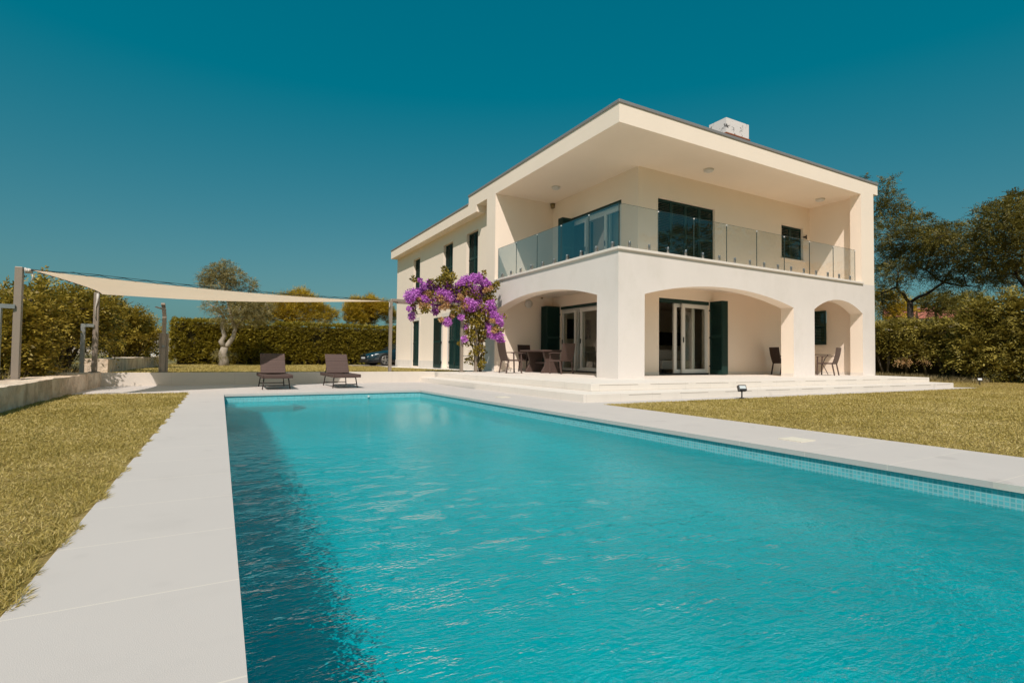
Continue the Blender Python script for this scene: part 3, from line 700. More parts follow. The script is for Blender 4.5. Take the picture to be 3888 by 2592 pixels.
# ------------------------------------------------------------------ outdoor shower
SH = empty('outdoor_shower', (-1.27, 15.90, .30)); tag(SH, 'brown steel garden shower column with bent head on the upper lawn edge', 'shower')
x, y = -1.27, 15.92
m = MB(); m.box(x - .10, x + .10, y + .02, y + .06, .28, 1.32); m.build('back_panel', M['taupe'], SH, bevel=.004)
m = MB(); m.box(x - .045, x + .045, y - .04, y + .018, .28, 1.76); m.build('column', M['taupe'], SH, bevel=.005)
m = MB(); m.bar((x, y - .01, 1.75), (x - .02, y - .16, 2.03), .085, .055, up=(0, 1, 0)); m.bar((x - .02, y - .14, 2.03), (x - .02, y - .26, 2.05), .085, .05); m.build('bent_arm', M['taupe'], SH, bevel=.005)
m = MB(); m.bar((x - .17, y - .30, 1.965), (x + .04, y - .24, 1.90), .16, .018); m.build('shower_head', M['steel'], SH)
m = MB(); m.lathe((x - .005, y - .042, .985), [(.032, 0), (.032, -.02), (.024, -.035)], 18, axis='y'); m.build('knob', M['steel'], SH)

# ------------------------------------------------------------------ sun loungers
mt = NT('brown_wicker'); tc = mt.n('ShaderNodeTexCoord'); sp = mt.n('ShaderNodeSeparateXYZ'); mt.l(tc.outputs['Object'], sp.inputs[0])
run = mt.math('ADD', sp.outputs[1], sp.outputs[2])            # along the seat, up the backrest
vx = mt.n('ShaderNodeCombineXYZ'); mt.l(run, vx.inputs[0])
bands = mt.noise(vx.outputs[0], 16, 3, .7); cc = mt.ramp(bands, [(.36, (.080, .048, .039)), (.5, (.145, .092, .077)), (.66, (.185, .122, .104))])
cell = mt.math('MULTIPLY', mt.math('SINE', mt.math('MULTIPLY', sp.outputs[0], 190.)), mt.math('SINE', mt.math('MULTIPLY', run, 260.)))
cc = mt.mix(mt.math('MULTIPLY_ADD', cell, .22), cc, (.04, .024, .021)); mt.base(cc); mt.set(.55, 0, .3); mt.bump(cell, .5, .003); M['wicker'] = mt.mat
M['frame'] = simple('dark_brown_tube', (.035, .022, .018), .45)
def lounger(x0, y0, label):
    e = empty('sun_lounger', (x0, y0, 0)); tag(e, label, 'sun lounger', 'sun loungers at the far end of the pool')
    W = .66; L = 1.92; zt = .345; zb = .265
    def at(px, py, pz): return (x0 + px, y0 + py, pz)
    m = MB()
    for a, b in ((0, .04), (W - .04, W)): m.box(x0 + a, x0 + b, y0, y0 + L, zb, zt)
    m.box(x0 + .04, x0 + W - .04, y0, y0 + .04, zb, zt); m.box(x0 + .04, x0 + W - .04, y0 + L - .04, y0 + L, zb, zt); m.build('seat_frame', M['wicker'], e, bevel=.012)
    m = MB(); K = 12     # slightly dished woven seat
    prof = [(-.02 * math.sin(math.pi * k / K)) for k in range(K + 1)]
    for k in range(K):
        xa, xb = .04 + (W - .08) * k / K, .04 + (W - .08) * (k + 1) / K; za, zb_ = zt - .006 + prof[k], zt - .006 + prof[k + 1]
        m.add([at(xa, .04, za), at(xb, .04, zb_), at(xb, 1.16, zb_), at(xa, 1.16, za), at(xa, .04, za - .02), at(xb, .04, zb_ - .02), at(xb, 1.16, zb_ - .02), at(xa, 1.16, za - .02)], [(0, 1, 2, 3), (7, 6, 5, 4), (0, 4, 5, 1), (2, 6, 7, 3)], 0, True)
    m.build('seat', M['wicker'], e)
    m = MB(); a = R(54); Lb = .60; h0 = (1.16, zt + .0); d = Vector((0, math.cos(a), math.sin(a))); nn = Vector((0, -math.sin(a), math.cos(a)))
    c = Vector(at(W / 2, h0[0], h0[1])) + d * (Lb / 2); Mx = Matrix((Vector((1, 0, 0)), d, nn)).transposed(); m.obox(c, (W / 2 - .045, Lb / 2, .016), 0, Mx); bk = m.build('backrest', M['wicker'], e, bevel=.012)
    m = MB(); tp = Vector(at(.1, h0[0], h0[1])) + d * (Lb * .7)
    m.tube([tuple(tp), at(.1, 1.72, zb + .02)], .011, 8); m.build('backrest_strut', M['frame'], e); m = MB(); m.tube([tuple(tp + Vector((W - .2, 0, 0))), at(W - .1, 1.72, zb + .02)], .011, 8); m.build('backrest_strut', M['frame'], e)
    for sy in (.30, 1.50):
        dy = -.07 if sy < 1 else .07
        for sx in (.07, W - .07):
            dx = -.035 if sx < .3 else .035
            m = MB(); m.tube([at(sx, sy, zb + .005), at(sx + dx, sy + dy, .0)], .0135, 8); m.build('leg', M['frame'], e)
        m = MB(); m.tube([at(.07 - .02, sy + dy * .7, .09), at(W - .05, sy + dy * .7, .09)], .011, 8); m.build('stretcher', M['frame'], e); m = MB(); m.tube([at(.07, sy, zb - .006), at(W - .07, sy, zb - .006)], .011, 8); m.build('stretcher', M['frame'], e)
    return e
lounger(.82, 12.98, 'brown wicker sun lounger whose raised backrest is half in the shadow of the sail')
lounger(2.38, 13.02, 'brown wicker sun lounger in full sun, closer to the porch steps')

# ------------------------------------------------------------------ porch furniture
M['wick2'] = simple('brown_woven_resin', (.095, .062, .052), .5, 0, .3, var=.25, vscale=60, bump=.5, bscale=160)
M['wick3'] = simple('dark_brown_resin', (.045, .028, .024), .5, 0, .3, var=.25, vscale=60, bump=.5, bscale=160)
def chair(name, mat_, arm_w, label, loc, rz, group):
    e = empty(name, (0, 0, 0))
    def leg(x, y, y2, z):
        m = MB(); m.bar((x, y2, 0), (x, y, z), .036, .036, up=(0, 1, 0)); m.build('leg', mat_, e)
    for x in (-.25, .25): leg(x, .23, .25, .635); leg(x, -.21, -.29, .44)
    m = MB(); m.box(-.245, .245, -.22, .24, .405, .435); m.box(-.27, .27, .215, .245, .385, .425); m.box(-.265, -.235, -.2, .215, .385, .43); m.box(.235, .265, -.2, .215, .385, .43); m.build('seat', mat_, e, bevel=.006)
    m = MB(); K = 8
    for k in range(K):
        t0_, t1_ = k / K, (k + 1) / K
        f = lambda t: (-.215 - .13 * t - .02 * math.sin(t * math.pi), .40 + .56 * t)
        (ya, za), (yb, zb) = f(t0_), f(t1_); xw = .262
        m.add([(-xw, ya, za), (xw, ya, za), (xw, yb, zb), (-xw, yb, zb), (-xw, ya - .026, za), (xw, ya - .026, za), (xw, yb - .026, zb), (-xw, yb - .026, zb)],
              [(0, 1, 2, 3), (7, 6, 5, 4), (0, 3, 7, 4), (1, 5, 6, 2)] + ([(0, 4, 5, 1)] if k == 0 else []) + ([(3, 2, 6, 7)] if k == K - 1 else []))
    m.build('backrest', mat_, e)
    for x in (-.27, .27):
        m = MB(); m.bar((x, -.25, .655), (x, .12, .66), arm_w, .028); m.bar((x, .115, .66), (x, .26, .635), arm_w, .028); m.build('armrest', mat_, e)
    e.location = loc; e.rotation_euler = (0, 0, rz); return tag(e, label, 'chair', group)
g1 = 'woven chairs round the square porch table'
chair('wicker_chair', M['wick2'], .05, 'brown woven armchair at the left side of the porch table, under the bougainvillea', (8.12, 14.55, FL), R(-92), g1)
chair('wicker_chair', M['wick3'], .05, 'dark woven armchair behind the porch table, only its backrest showing', (9.62, 15.92, FL), R(182), g1)
chair('wicker_chair', M['wick2'], .05, 'brown woven armchair in front of the porch table, its back half sunlit', (9.42, 13.62, FL), R(8), g1)
g2 = 'woven chairs at the right end of the porch'
chair('wicker_chair', M['wick3'], .03, 'dark woven chair against the porch back wall, left of the middle pillar', (17.32, 11.32, FL), R(-112), g2)
chair('wicker_chair', M['wick2'], .03, 'brown woven chair in the small right arch, its back to the lawn', (18.52, 10.48, FL), R(14), g2)
T = empty('wicker_table', (9.5, 14.85, FL)); tag(T, 'square-edged brown woven porch table on two hourglass legs', 'table')
m = MB(); m.box(9.05, 10.0, 14.12, 15.60, FL + .70, FL + .76); m.build('tabletop', M['wick2'], T, bevel=.01)
for y in (14.32, 15.32):
    m = MB(); P_ = [(.40, 0), (.36, .08), (.27, .22), (.24, .34), (.26, .46), (.31, .62), (.33, .70)]; K = len(P_)
    vs = [(9.52 - w, y - .045, FL + z) for w, z in P_] + [(9.52 + w, y - .045, FL + z) for w, z in P_] + [(9.52 - w, y + .045, FL + z) for w, z in P_] + [(9.52 + w, y + .045, FL + z) for w, z in P_]
    fs = []
    for k in range(K - 1):
        fs += [(k, K + k, K + k + 1, k + 1), (2 * K + k, 2 * K + k + 1, 3 * K + k + 1, 3 * K + k), (k, k + 1, 2 * K + k + 1, 2 * K + k), (K + k, 3 * K + k, 3 * K + k + 1, K + k + 1)]
    m.add(vs, fs + [(0, 2 * K, 3 * K, K)]); m.build('leg', M['wick2'], T)
m = MB(); m.box(9.48, 9.56, 14.365, 15.275, FL + .30, FL + .36); m.build('stretcher', M['wick2'], T)
T = empty('metal_table', (18.9, 11.05, FL)); tag(T, 'thin-legged brown metal table behind the middle porch pillar', 'table')
m = MB(); m.box(18.3, 19.45, 10.85, 11.6, FL + .715, FL + .735); m.build('tabletop', M['wick3'], T, bevel=.005)
for sx, sy in ((18.4, 10.92), (19.35, 10.92), (18.4, 11.52), (19.35, 11.52)):
    c = Vector((18.88, 11.22)); q_ = Vector((sx, sy)); mid = q_.lerp(c, .35)
    m = MB(); m.tube([(sx, sy, FL), (*q_.lerp(c, .18), FL + .2), (*mid, FL + .38), (*q_.lerp(c, .2), FL + .58), (sx, sy, FL + .715)], .013, 8); m.build('leg', M['wick3'], T)
# indoors, seen through the doors
SO = empty('sofa', (14.35, 13.6, FL)); tag(SO, 'white upholstered sofa inside the room behind the porch glass door', 'sofa')
lin = simple('white_upholstery', (.62, .60, .57), .85, var=.05)
m = MB(); m.box(13.4, 15.3, 13.2, 14.1, FL + .14, FL + .46); m.build('seat', lin, SO, bevel=.05)
m = MB(); m.box(13.4, 15.3, 13.92, 14.14, FL + .465, FL + .85); m.build('backrest', lin, SO, bevel=.05)
for sx, sy in ((13.5, 13.3), (15.2, 13.3), (13.5, 14.0), (15.2, 14.0)):
    m = MB(); m.box(sx - .03, sx + .03, sy - .03, sy + .03, FL, FL + .145); m.build('leg', M['black'], SO)
def tv(x0, x1, z0, z1, label):
    e = empty('television', ((x0 + x1) / 2, 17.66, z0)); tag(e, label, 'television')
    m = MB(); m.box(x0, x1, 17.63, 17.67, z0, z1); m.build('casing', M['black'], e, bevel=.005)
    m = MB(); m.box(x0 + .02, x1 - .02, 17.622, 17.629, z0 + .03, z1 - .02); m.build('screen', simple('dark_screen', (.008, .008, .009), .15), e)
tv(12.30, 13.7, 1.6, 2.42, 'black wall television seen through the glass doors behind the woven table')
tv(17.1, 19.2, 1.45, 2.05, 'black wall television deep in the room above the white sofa')
PT = empty('pedestal_table', (12.62, 16.4, FL)); tag(PT, 'round white pedestal table inside, behind the left porch glass door', 'table')
m = MB(); m.lathe((12.62, 16.4, FL), [(.36, .72), (.37, .735), (.36, .75)], 28); m.build('tabletop', lin, PT)
m = MB(); m.lathe((12.62, 16.4, FL), [(.24, 0), (.22, .02), (.03, .05), (.028, .72)], 20); m.build('pedestal', lin, PT)

# ------------------------------------------------------------------ garden spotlights, skimmer lids, pool fittings
def spot(x, y, z, sc_, rz, label):
    e = empty('garden_spotlight', (0, 0, 0))
    m = MB(); m.tube([(0, 0, -.03), (0, 0, .13)], .013, 10); m.lathe((0, 0, 0), [(.05, 0), (.05, .012), (.02, .02)], 14); m.build('spike', M['black'], e)
    m = MB(); Mx = Matrix.Rotation(R(-24), 3, 'X'); m.obox((0, 0, .185), (.072, .035, .055), 0, Mx); hd = m.build('lamp_head', M['black'], e, bevel=.006)
    m = MB(); c = Vector((0, 0, .185)) + Mx @ Vector((0, -.0365, .008)); m.obox(c, (.058, .0015, .028), 0, Mx); m.build('lens', simple('lamp_lens', (.55, .60, .62), .1, 0, .8), hd)
    e.scale = (sc_,) * 3; e.location = (x, y, z); e.rotation_euler = (0, 0, rz); return tag(e, label, 'spotlight', 'garden spotlights')
spot(9.46, 7.10, 0, 1.15, R(-25), 'black garden spotlight on a spike in front of the porch steps')
spot(21.47, 7.30, .10, .8, R(-60), 'small garden spotlight on the far lawn near the hedge')
for (x, y, lab) in ((5.09, 3.19, 'square cream skimmer lid set in the deck beside the near lawn corner'), (4.97, 9.22, 'square cream skimmer lid set in the deck in front of the steps')):
    m = MB(); m.box(x - .12, x + .12, y - .12, y + .12, -.01, .009); tag(m.build('skimmer_lid', simple('skimmer_lid_plastic', (.70, .65, .54), .5)), lab, 'lid', 'skimmer lids in the deck')
for (x, y, ax, lab) in ((2.95, 11.915, 'y', 'small white pool nozzle in the far tiled end'), (4.285, 9.9, 'x', 'small white pool nozzle in the long tiled side')):
    m = MB(); m.lathe((x, y, -.115), [(.022, -.03), (.022, -.012), (.012, -.004)] if ax == 'y' else [(.022, 0), (.022, -.02), (.012, -.03)], 12, axis=ax)
    tag(m.build('pool_nozzle', M['pvc']), lab, 'nozzle', 'pool nozzles')

# ------------------------------------------------------------------ parked car (nose towards -X)
CA = empty('parked_car', (9.4, 30.9, .232)); tag(CA, 'dark blue-green car parked behind the villa, front wheel and headlights showing', 'car')
paint = NT('car_paint'); paint.base((.006, .022, .032)); paint.set(.18, 0, .6); paint.b.inputs['Coat Weight'].default_value = .8; paint = paint.mat
st = [  # x, half width, z bottom, z shoulder, z top, half width at top
    (0.00, .48, .34, .50, .60, .42), (.06, .70, .24, .56, .66, .58), (.25, .82, .20, .62, .73, .68), (.6, .89, .19, .68, .80, .74), (1.1, .92, .19, .74, .88, .78),
    (1.55, .93, .19, .80, .96, .80), (2.3, .93, .19, .86, .98, .80), (3.2, .93, .19, .90, 1.0, .80), (4.0, .91, .22, .90, 1.0, .78), (4.5, .84, .28, .86, .98, .70), (4.68, .66, .36, .78, .92, .56)]
def ring(s_):
    x, w, zb, zs, zt, wt = s_
    return [(x, -w * .9, zb), (x, -w, zb + (zs - zb) * .35), (x, -w * .985, zb + (zs - zb) * .75), (x, -w * .95, zs), (x, -wt, zt - .015), (x, -wt * .5, zt + .012), (x, 0, zt + .018)]
m = MB(); rings = []
for s_ in st:
    h = ring(s_); rings.append(h + [(x, -y, z) for x, y, z in h[-2::-1]])
b0 = len(m.v); k = len(rings[0])
for r in rings: m.v += r
for i in range(len(rings) - 1):
    for j in range(k - 1): m.f.append([i * k + j, i * k + j + 1, (i + 1) * k + j + 1, (i + 1) * k + j]); m.m.append(0); m.sm.append(True)
for i in (0, len(rings) - 1): m.f.append([i * k + j for j in range(k)]); m.m.append(0); m.sm.append(False)
for i in range(len(rings) - 1): m.f.append([i * k, (i + 1) * k, (i + 1) * k + k - 1, i * k + k - 1]); m.m.append(0); m.sm.append(False)
parts = [('body', m, paint)]
m = MB(); gs = [(1.45, .80, .94, .94), (2.15, .66, .98, 1.34), (2.7, .60, 1.0, 1.40), (3.4, .62, 1.0, 1.37), (4.3, .70, 1.0, 1.02)]
for (a, b) in zip(gs[:-1], gs[1:]):
    (xa, wa, za, ta), (xb, wb, zb, tb) = a, b; ra = .80; rb = .80
    m.add([(xa, -ra, za), (xb, -rb, zb), (xb, -wb, tb), (xa, -wa, ta), (xa, ra, za), (xb, rb, zb), (xb, wb, tb), (xa, wa, ta)], [(0, 1, 2, 3), (7, 6, 5, 4), (3, 2, 6, 7)], 0, False)
parts.append(('cabin_glass', m, simple('car_glass', (.012, .02, .025), .06, 0, .8)))
m = MB(); m.add([(2.18, -.655, 1.352), (2.7, -.60, 1.412), (3.4, -.62, 1.382), (3.4, .62, 1.382), (2.7, .60, 1.412), (2.18, .655, 1.352)], [(0, 1, 2, 3, 4, 5)]); parts.append(('roof_panel', m, paint))
m = MB(); m.box(-.012, .05, -.42, .42, .30, .56); parts.append(('grille', m, M['black']))
m = MB(); m.box(-.03, -.014, -.26, .26, .40, .50); parts.append(('number_plate', m, simple('plate_white', (.62, .64, .66), .4)))
m = MB(); m.box(.02, .5, -.80, .80, .17, .235); parts.append(('front_lip', m, M['black']))
cobj = []
for nm, mb, mt_ in parts:
    o = mb.build(nm, mt_); o.parent = CA; cobj.append(o)
hl = simple('headlight_glass', (.62, .66, .68), .08, .4, .8)
for s_ in (-1, 1):
    m = MB(); pts = [(.075, .50), (.17, .66), (.42, .80), (.62, .85), (.60, .80), (.3, .70)]
    vs = [(.055, s_ * .56, .60), (.17, s_ * .74, .59), (.40, s_ * .862, .625), (.60, s_ * .862, .70), (.52, s_ * .80, .715), (.22, s_ * .69, .675)]
    m.add(vs, [(0, 1, 2, 3, 4, 5)] if s_ < 0 else [(5, 4, 3, 2, 1, 0)]); o = m.build('headlight', hl); o.parent = CA
    for xw in (.98, 3.75):
        m = MB(); c = (xw, s_ * .80, .335); sg = s_
        m.lathe((xw, 0, .345), [(.385, sg * .90), (.385, sg * .9345)], 32, axis='y', smooth=False); o = m.build('wheel_arch', M['black']); o.parent = CA
        m = MB(); m.lathe((xw, 0, .335), [(.25, sg * .72), (.325, sg * .74), (.335, sg * .80), (.325, sg * .925), (.255, sg * .945)], 32, axis='y'); wh = m.build('wheel', simple('tyre_rubber', (.018, .018, .018), .8)); wh.parent = CA
        m = MB(); m.lathe((xw, 0, .335), [(.258, sg * .945), (.262, sg * .955), (.235, sg * .955), (.232, sg * .90)], 32, axis='y')
        for k in range(5):
            a = 2 * math.pi * k / 5 + .5; d0 = Vector((math.cos(a), 0, math.sin(a))); m.bar(Vector((xw, sg * .952, .335)) + d0 * .03, Vector((xw, sg * .952, .335)) + d0 * .245, .016, .066, up=(-d0.z, 0, d0.x))
        m.lathe((xw, 0, .335), [(.055, sg * .94), (.05, sg * .965)], 16, axis='y'); o = m.build('rim', simple('alloy', (.45, .44, .43), .3, .8)); o.parent = wh
        m = MB(); m.lathe((xw, 0, .335), [(.235, sg * .895), (.235, sg * .90)], 24, axis='y'); o = m.build('wheel_hub', M['black']); o.parent = wh
CA.location = (7.40, 31.2, .232); CA.rotation_euler = (0, 0, R(9))

# ------------------------------------------------------------------ far things
rt = simple('red_roof_tile', (.36, .12, .08), .8, var=.25, vscale=1.2); hw = simple('cream_house_wall', (.62, .53, .40), .85, var=.08)
def cottage(x, y, z, w, dp, h, rz, label, wm=None, rm=None):
    e = empty('cottage', (0, 0, 0)); tag(e, label, 'house', 'red-roofed houses beyond the trees')
    m = MB(); m.box(-w / 2, w / 2, -dp / 2, dp / 2, -3, h); wl = m.build('wall', wm or hw, e)
    m = MB(); o_ = .4; rh = 1.8
    m.add([(-w / 2 - o_, -dp / 2 - o_, h), (w / 2 + o_, -dp / 2 - o_, h), (w / 2 + o_, dp / 2 + o_, h), (-w / 2 - o_, dp / 2 + o_, h), (-w / 2 - o_, 0, h + rh), (w / 2 + o_, 0, h + rh)], [(0, 1, 5, 4), (2, 3, 4, 5), (0, 4, 3), (1, 2, 5), (3, 2, 1, 0)]); m.build('roof', rm or rt, e)
    for k in (-1, 0, 1):
        m = MB(); m.box(k * w / 3.4 - .5, k * w / 3.4 + .5, -dp / 2 - .04, -dp / 2 + .02, h - 2.2, h - .9); m.build('window', M['black'], e)
    e.location = (x, y, z); e.rotation_euler = (0, 0, rz); return e
def at(px, py, Y=None, X=None):
    """photo pixel (3888 wide) to the point on the plane y=Y or x=X"""
    v = w_ + r_ * ((px - 1944) / 1973.7) - u_ * ((py - 1296) / 1973.7)
    t = (Y / v.y) if Y is not None else (X / v.x); return CAM + v * t
for px, py, X, w, lab in ((3495, 1200, 118, 11, 'long low cottage with a red tiled roof seen under the tree crown beyond the hedge'), (3545, 1207, 110, 4, 'small cream cottage at the end of the long red roof beyond the hedge'), (3660, 1190, 140, 7, 'red-roofed cottage showing above the gap between hedge and conifers')):
    p_ = at(px, py, X=X); cottage(p_.x, p_.y, p_.z - 3.2, w, 6, 3.0, R(-62), lab)
p_ = at(592, 1357, Y=70); m = MB(); m.lathe((p_.x, p_.y, p_.z - 1.6), [(1.05, 0), (1.1, 1.0), (.95, 1.75), (.6, 2.2), (.2, 2.35)], 20)
tag(m.build('storage_tank', simple('white_tank', (.72, .74, .76), .4)), 'small rounded white tank in the field behind the shower post', 'tank')
def ridge(name, pts, depth, mat_, seed):
    """hill: rows of vertices rising from near foot to crest"""
    from mathutils import noise as mn
    m = MB(); n = len(pts); rows = 10
    for k in range(rows):
        t = k / (rows - 1)
        for (x, y, h) in pts:
            q_ = Vector((x * .004, y * .004, seed)); z = -14 + (h + 14) * (math.sin(t * math.pi / 2) ** 1.3) + mn.noise(Vector((x * .01, t * 4, seed))) * h * .10 * t
            m.v.append((x + depth[0] * (t - 1), y + depth[1] * (t - 1), z))
    for k in range(rows - 1):
        for i in range(n - 1): m.f.append([k * n + i, k * n + i + 1, (k + 1) * n + i + 1, (k + 1) * n + i]); m.m.append(0); m.sm.append(True)
    return struct(m.build(name, mat_))
mt = NT('dry_hillside'); v = mt.coord((1, 1, 2.5)); mt.base(mt.ramp(mt.noise(v, .012, 8, .68), [(.32, (.13, .125, .07)), (.48, (.26, .215, .15)), (.62, (.36, .30, .23)), (.8, (.42, .36, .29))])); mt.set(.95, 0, .1)
hp = []
for px, py in ((-900, 1290), (-500, 1280), (-200, 1270), (100, 1262), (330, 1255), (480, 1253), (560, 1256), (610, 1264), (655, 1273), (760, 1292), (900, 1318), (1100, 1335), (1400, 1330), (1700, 1325)):
    p_ = at(px, py, Y=1500); hp.append((p_.x, p_.y, p_.z))
ridge('hills', hp, (0, 900), mt.mat, 3.1)
hp = []
for px, py in ((2900, 1340), (3200, 1290), (3400, 1250), (3600, 1215), (3800, 1210), (4100, 1230), (4700, 1270)):
    p_ = at(px, py, X=700); hp.append((p_.x, p_.y, p_.z))
mt = NT('wooded_hillside'); v = mt.coord((1, 1, 2.0)); mt.base(mt.ramp(mt.noise(v, .06, 8, .7), [(.35, (.045, .05, .02)), (.55, (.11, .105, .04)), (.75, (.22, .18, .10))])); mt.set(.95, 0, .1)
ridge('wooded_hills', hp, (420, 0), mt.mat, 7.7)
# ------------------------------------------------------------------ plants
def unit(a): return a / np.maximum(np.linalg.norm(a, axis=-1, keepdims=True), 1e-9)
def rnd(n): return unit(rng.normal(size=(n, 3)))
def leaf_quads(P, D, Nn, L, W):
    """rhombic leaves: base P, direction D, normal hint Nn, length L, width W"""
    D = unit(D); Sd = unit(np.cross(D, Nn)); L = np.asarray(L).reshape(-1, 1); W = np.asarray(W).reshape(-1, 1)
    up = np.cross(Sd, D)
    return np.stack([P, P + D * L * .5 + Sd * W * .5 + up * W * .12, P + D * L, P + D * L * .5 - Sd * W * .5 + up * W * .12], 1)
def sprays(P, D, n, L, ll, lw, droop=.3, flat=False):
    """leafy twigs: n leaflets either side along each curved twig"""
    N = len(P); D = unit(D); L = np.asarray(L).reshape(-1) * np.ones(N)
    up = np.tile(np.array([0, 0, 1.]), (N, 1)); Sd = unit(np.cross(D, up + rng.normal(size=(N, 3)) * .3))
    out = []
    for k in range(n):
        t = (k + .6) / n; side = 1 if k % 2 else -1
        base = P + D * (L * t)[:, None] + np.array([0, 0, -1.]) * (droop * L * t * t)[:, None]
        d = unit(D * .75 + Sd * side * (.8 if k < n - 1 else .05) + np.array([0, 0, -1.]) * droop * .5 * t + rng.normal(size=(N, 3)) * .16)
        nn = unit(np.cross(D, Sd) + rng.normal(size=(N, 3)) * .35)
        sz = (1 - .45 * t) * rng.uniform(.75, 1.2, N)
        out.append(leaf_quads(base, d, nn, ll * sz, lw * sz))
    return np.concatenate(out, 0)
def blob_points(c, r, n, shell=.5):
    """points in an ellipsoid, denser towards the outside"""
    d = rnd(n); rad = rng.uniform(0, 1, n) ** (1 / (3 - 2 * shell) * .6)
    return np.asarray(c) + d * rad[:, None] * np.asarray(r), d
def tree(name, root, label, cat, crown_mat, bark, limbs, blobs, nspray, spray, trunk_r, group=None, kind_leaf='spray'):
    """limbs: list of (points, r0, r1); blobs: list of (centre, radii, weight)"""
    e = empty(name, root); tag(e, label, cat, group)
    m = MB()
    for pts, r0, r1 in limbs:
        k = len(pts); m.tube(pts, [r0 + (r1 - r0) * i / (k - 1) for i in range(k)], 9)
    tot = sum(b[2] for b in blobs); Ps, Ds = [], []
    for c, r, wgt in blobs:
        n_ = max(8, int(nspray * wgt / tot)); p, d = blob_points(c, r, n_); Ps.append(p); Ds.append(d)
        for q_ in range(max(2, int(5 * wgt / tot * len(blobs) / 2))):      # inner twigs from the blob centre
            i = rng.integers(0, n_); mid = (np.asarray(c) + p[i]) / 2 + rng.normal(size=3) * .05
            m.tube([tuple(c), tuple(mid), tuple(p[i])], [.016 * trunk_r / .12 + .004, .010, .004], 5)
    m.build('trunk', bark, e)
    P = np.concatenate(Ps); D = unit(np.concatenate(Ds) + rng.normal(size=P.shape) * .55 + np.array([0, 0, spray.get('lift', .25)]))
    V_ = sprays(P, D, spray['n'], spray['L'] * rng.uniform(.6, 1.3, len(P)), spray['ll'], spray['lw'], spray.get('droop', .3))
    quads('crown', V_, crown_mat, e); return e
def limb(a, b, n=5, wob=.12, up=.0):
    a, b = np.asarray(a, float), np.asarray(b, float); o = []
    for i in range(n + 1):
        t = i / n; p = a + (b - a) * t; p = p + (rng.normal(size=3) * wob * math.sin(math.pi * t) * np.linalg.norm(b - a) * .35 if 0 < i < n else 0)
        p[2] += up * math.sin(math.pi * t); o.append(tuple(p))
    return o
bark = simple('grey_bark', (.13, .10, .07), .9, var=.3, vscale=9, bump=.8, bscale=14)
bark_d = simple('dark_bark', (.05, .038, .028), .9, var=.3, vscale=9, bump=.8, bscale=14)
bark_o = simple('olive_bark', (.33, .28, .22), .9, var=.28, vscale=6, bump=1.0, bscale=10)
OL = leafy('olive_leaves', [(.1, (0.189, 0.162, 0.062)), (.5, (0.311, 0.267, 0.109)), (.9, (0.473, 0.404, 0.194))], .6)
BU = leafy('bush_leaves', [(.1, (0.144, 0.107, 0.014)), (.5, (0.288, 0.216, 0.026)), (.9, (0.475, 0.353, 0.060))], .5)
PI = leafy('pine_needles', [(.1, (0.270, 0.187, 0.013)), (.5, (0.473, 0.328, 0.024)), (.9, (0.675, 0.468, 0.046))], .6)
HG = leafy('hedge_leaves', [(.1, (0.139, 0.108, 0.010)), (.5, (0.268, 0.214, 0.021)), (.9, (0.448, 0.359, 0.044))], .55)
CY = leafy('conifer_sprays', [(.1, (0.118, 0.097, 0.018)), (.5, (0.246, 0.202, 0.035)), (.9, (0.432, 0.349, 0.072))], .55)
RO = leafy('acacia_leaves', [(.1, (0.080, 0.071, 0.012)), (.5, (0.155, 0.129, 0.022)), (.9, (0.266, 0.219, 0.042))], .5, .2)
PU = leafy('purple_bracts', [(.1, (.42, .10, .48)), (.5, (.61, .20, .67)), (.9, (.77, .37, .82))], .6, .3, big=1.5)
TA = leafy('faded_bracts', [(.1, (.34, .17, .06)), (.5, (.58, .36, .16)), (.9, (.72, .50, .27))], .7, .25, big=1.5)
BL = leafy('bougainvillea_leaves', [(.1, (0.077, 0.068, 0.013)), (.5, (0.224, 0.176, 0.026)), (.9, (0.462, 0.338, 0.046))], .5)
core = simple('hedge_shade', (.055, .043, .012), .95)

# --- clipped hedge at the back of the upper lawn
def hedge(name, label, faces, n_per, spray, mat_, coreboxes, trunks=(), zlow=.35, extra=None, bumps=.10, group=None):
    e = empty(name, coreboxes[0][0:3:2] + (0,) if False else (coreboxes[0][0], coreboxes[0][2], coreboxes[0][4])); tag(e, label, 'hedge', group)
    from mathutils import noise as mn
    m = MB()
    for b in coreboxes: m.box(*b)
    m.build('shade_core', core, e)  # solid dark boxes, coloured as the shade deep between the leaves
    Ps, Ns = [], []
    for (o, a, b, nn, dens) in faces:
        o, a, b, nn = map(lambda t: np.asarray(t, float), (o, a, b, nn)); area = np.linalg.norm(np.cross(a, b)); n_ = int(area * dens * n_per)
        uv = rng.uniform(0, 1, (n_, 2)); p = o + uv[:, :1] * a + uv[:, 1:] * b
        off = np.array([mn.noise(Vector(q_) * 2.1) * bumps + mn.noise(Vector(q_) * .7) * bumps * .8 for q_ in p]) + rng.normal(size=n_) * .03
        keep = np.array([mn.noise(Vector(q_) * 1.3 + Vector((9, 3, 1))) for q_ in p]) > -.52
        p = p + nn * off[:, None]; Ps.append(p[keep]); Ns.append(np.tile(nn, (keep.sum(), 1)))
    P = np.concatenate(Ps); Nn = np.concatenate(Ns)
    D = unit(Nn * .7 + rng.normal(size=P.shape) * .5 + np.array([0, 0, spray.get('lift', .35)]))
    V_ = sprays(P, D, spray['n'], spray['L'] * rng.uniform(.6, 1.35, len(P)), spray['ll'], spray['lw'], spray.get('droop', .3))
    quads('foliage', V_, mat_, e)
    for t_ in trunks:
        m = MB(); m.tube(t_[0], t_[1], 8); m.build('trunk', bark, e)
    return e
hx0, hx1, hy, hz = -2.35, 16.0, 34.4, 2.66
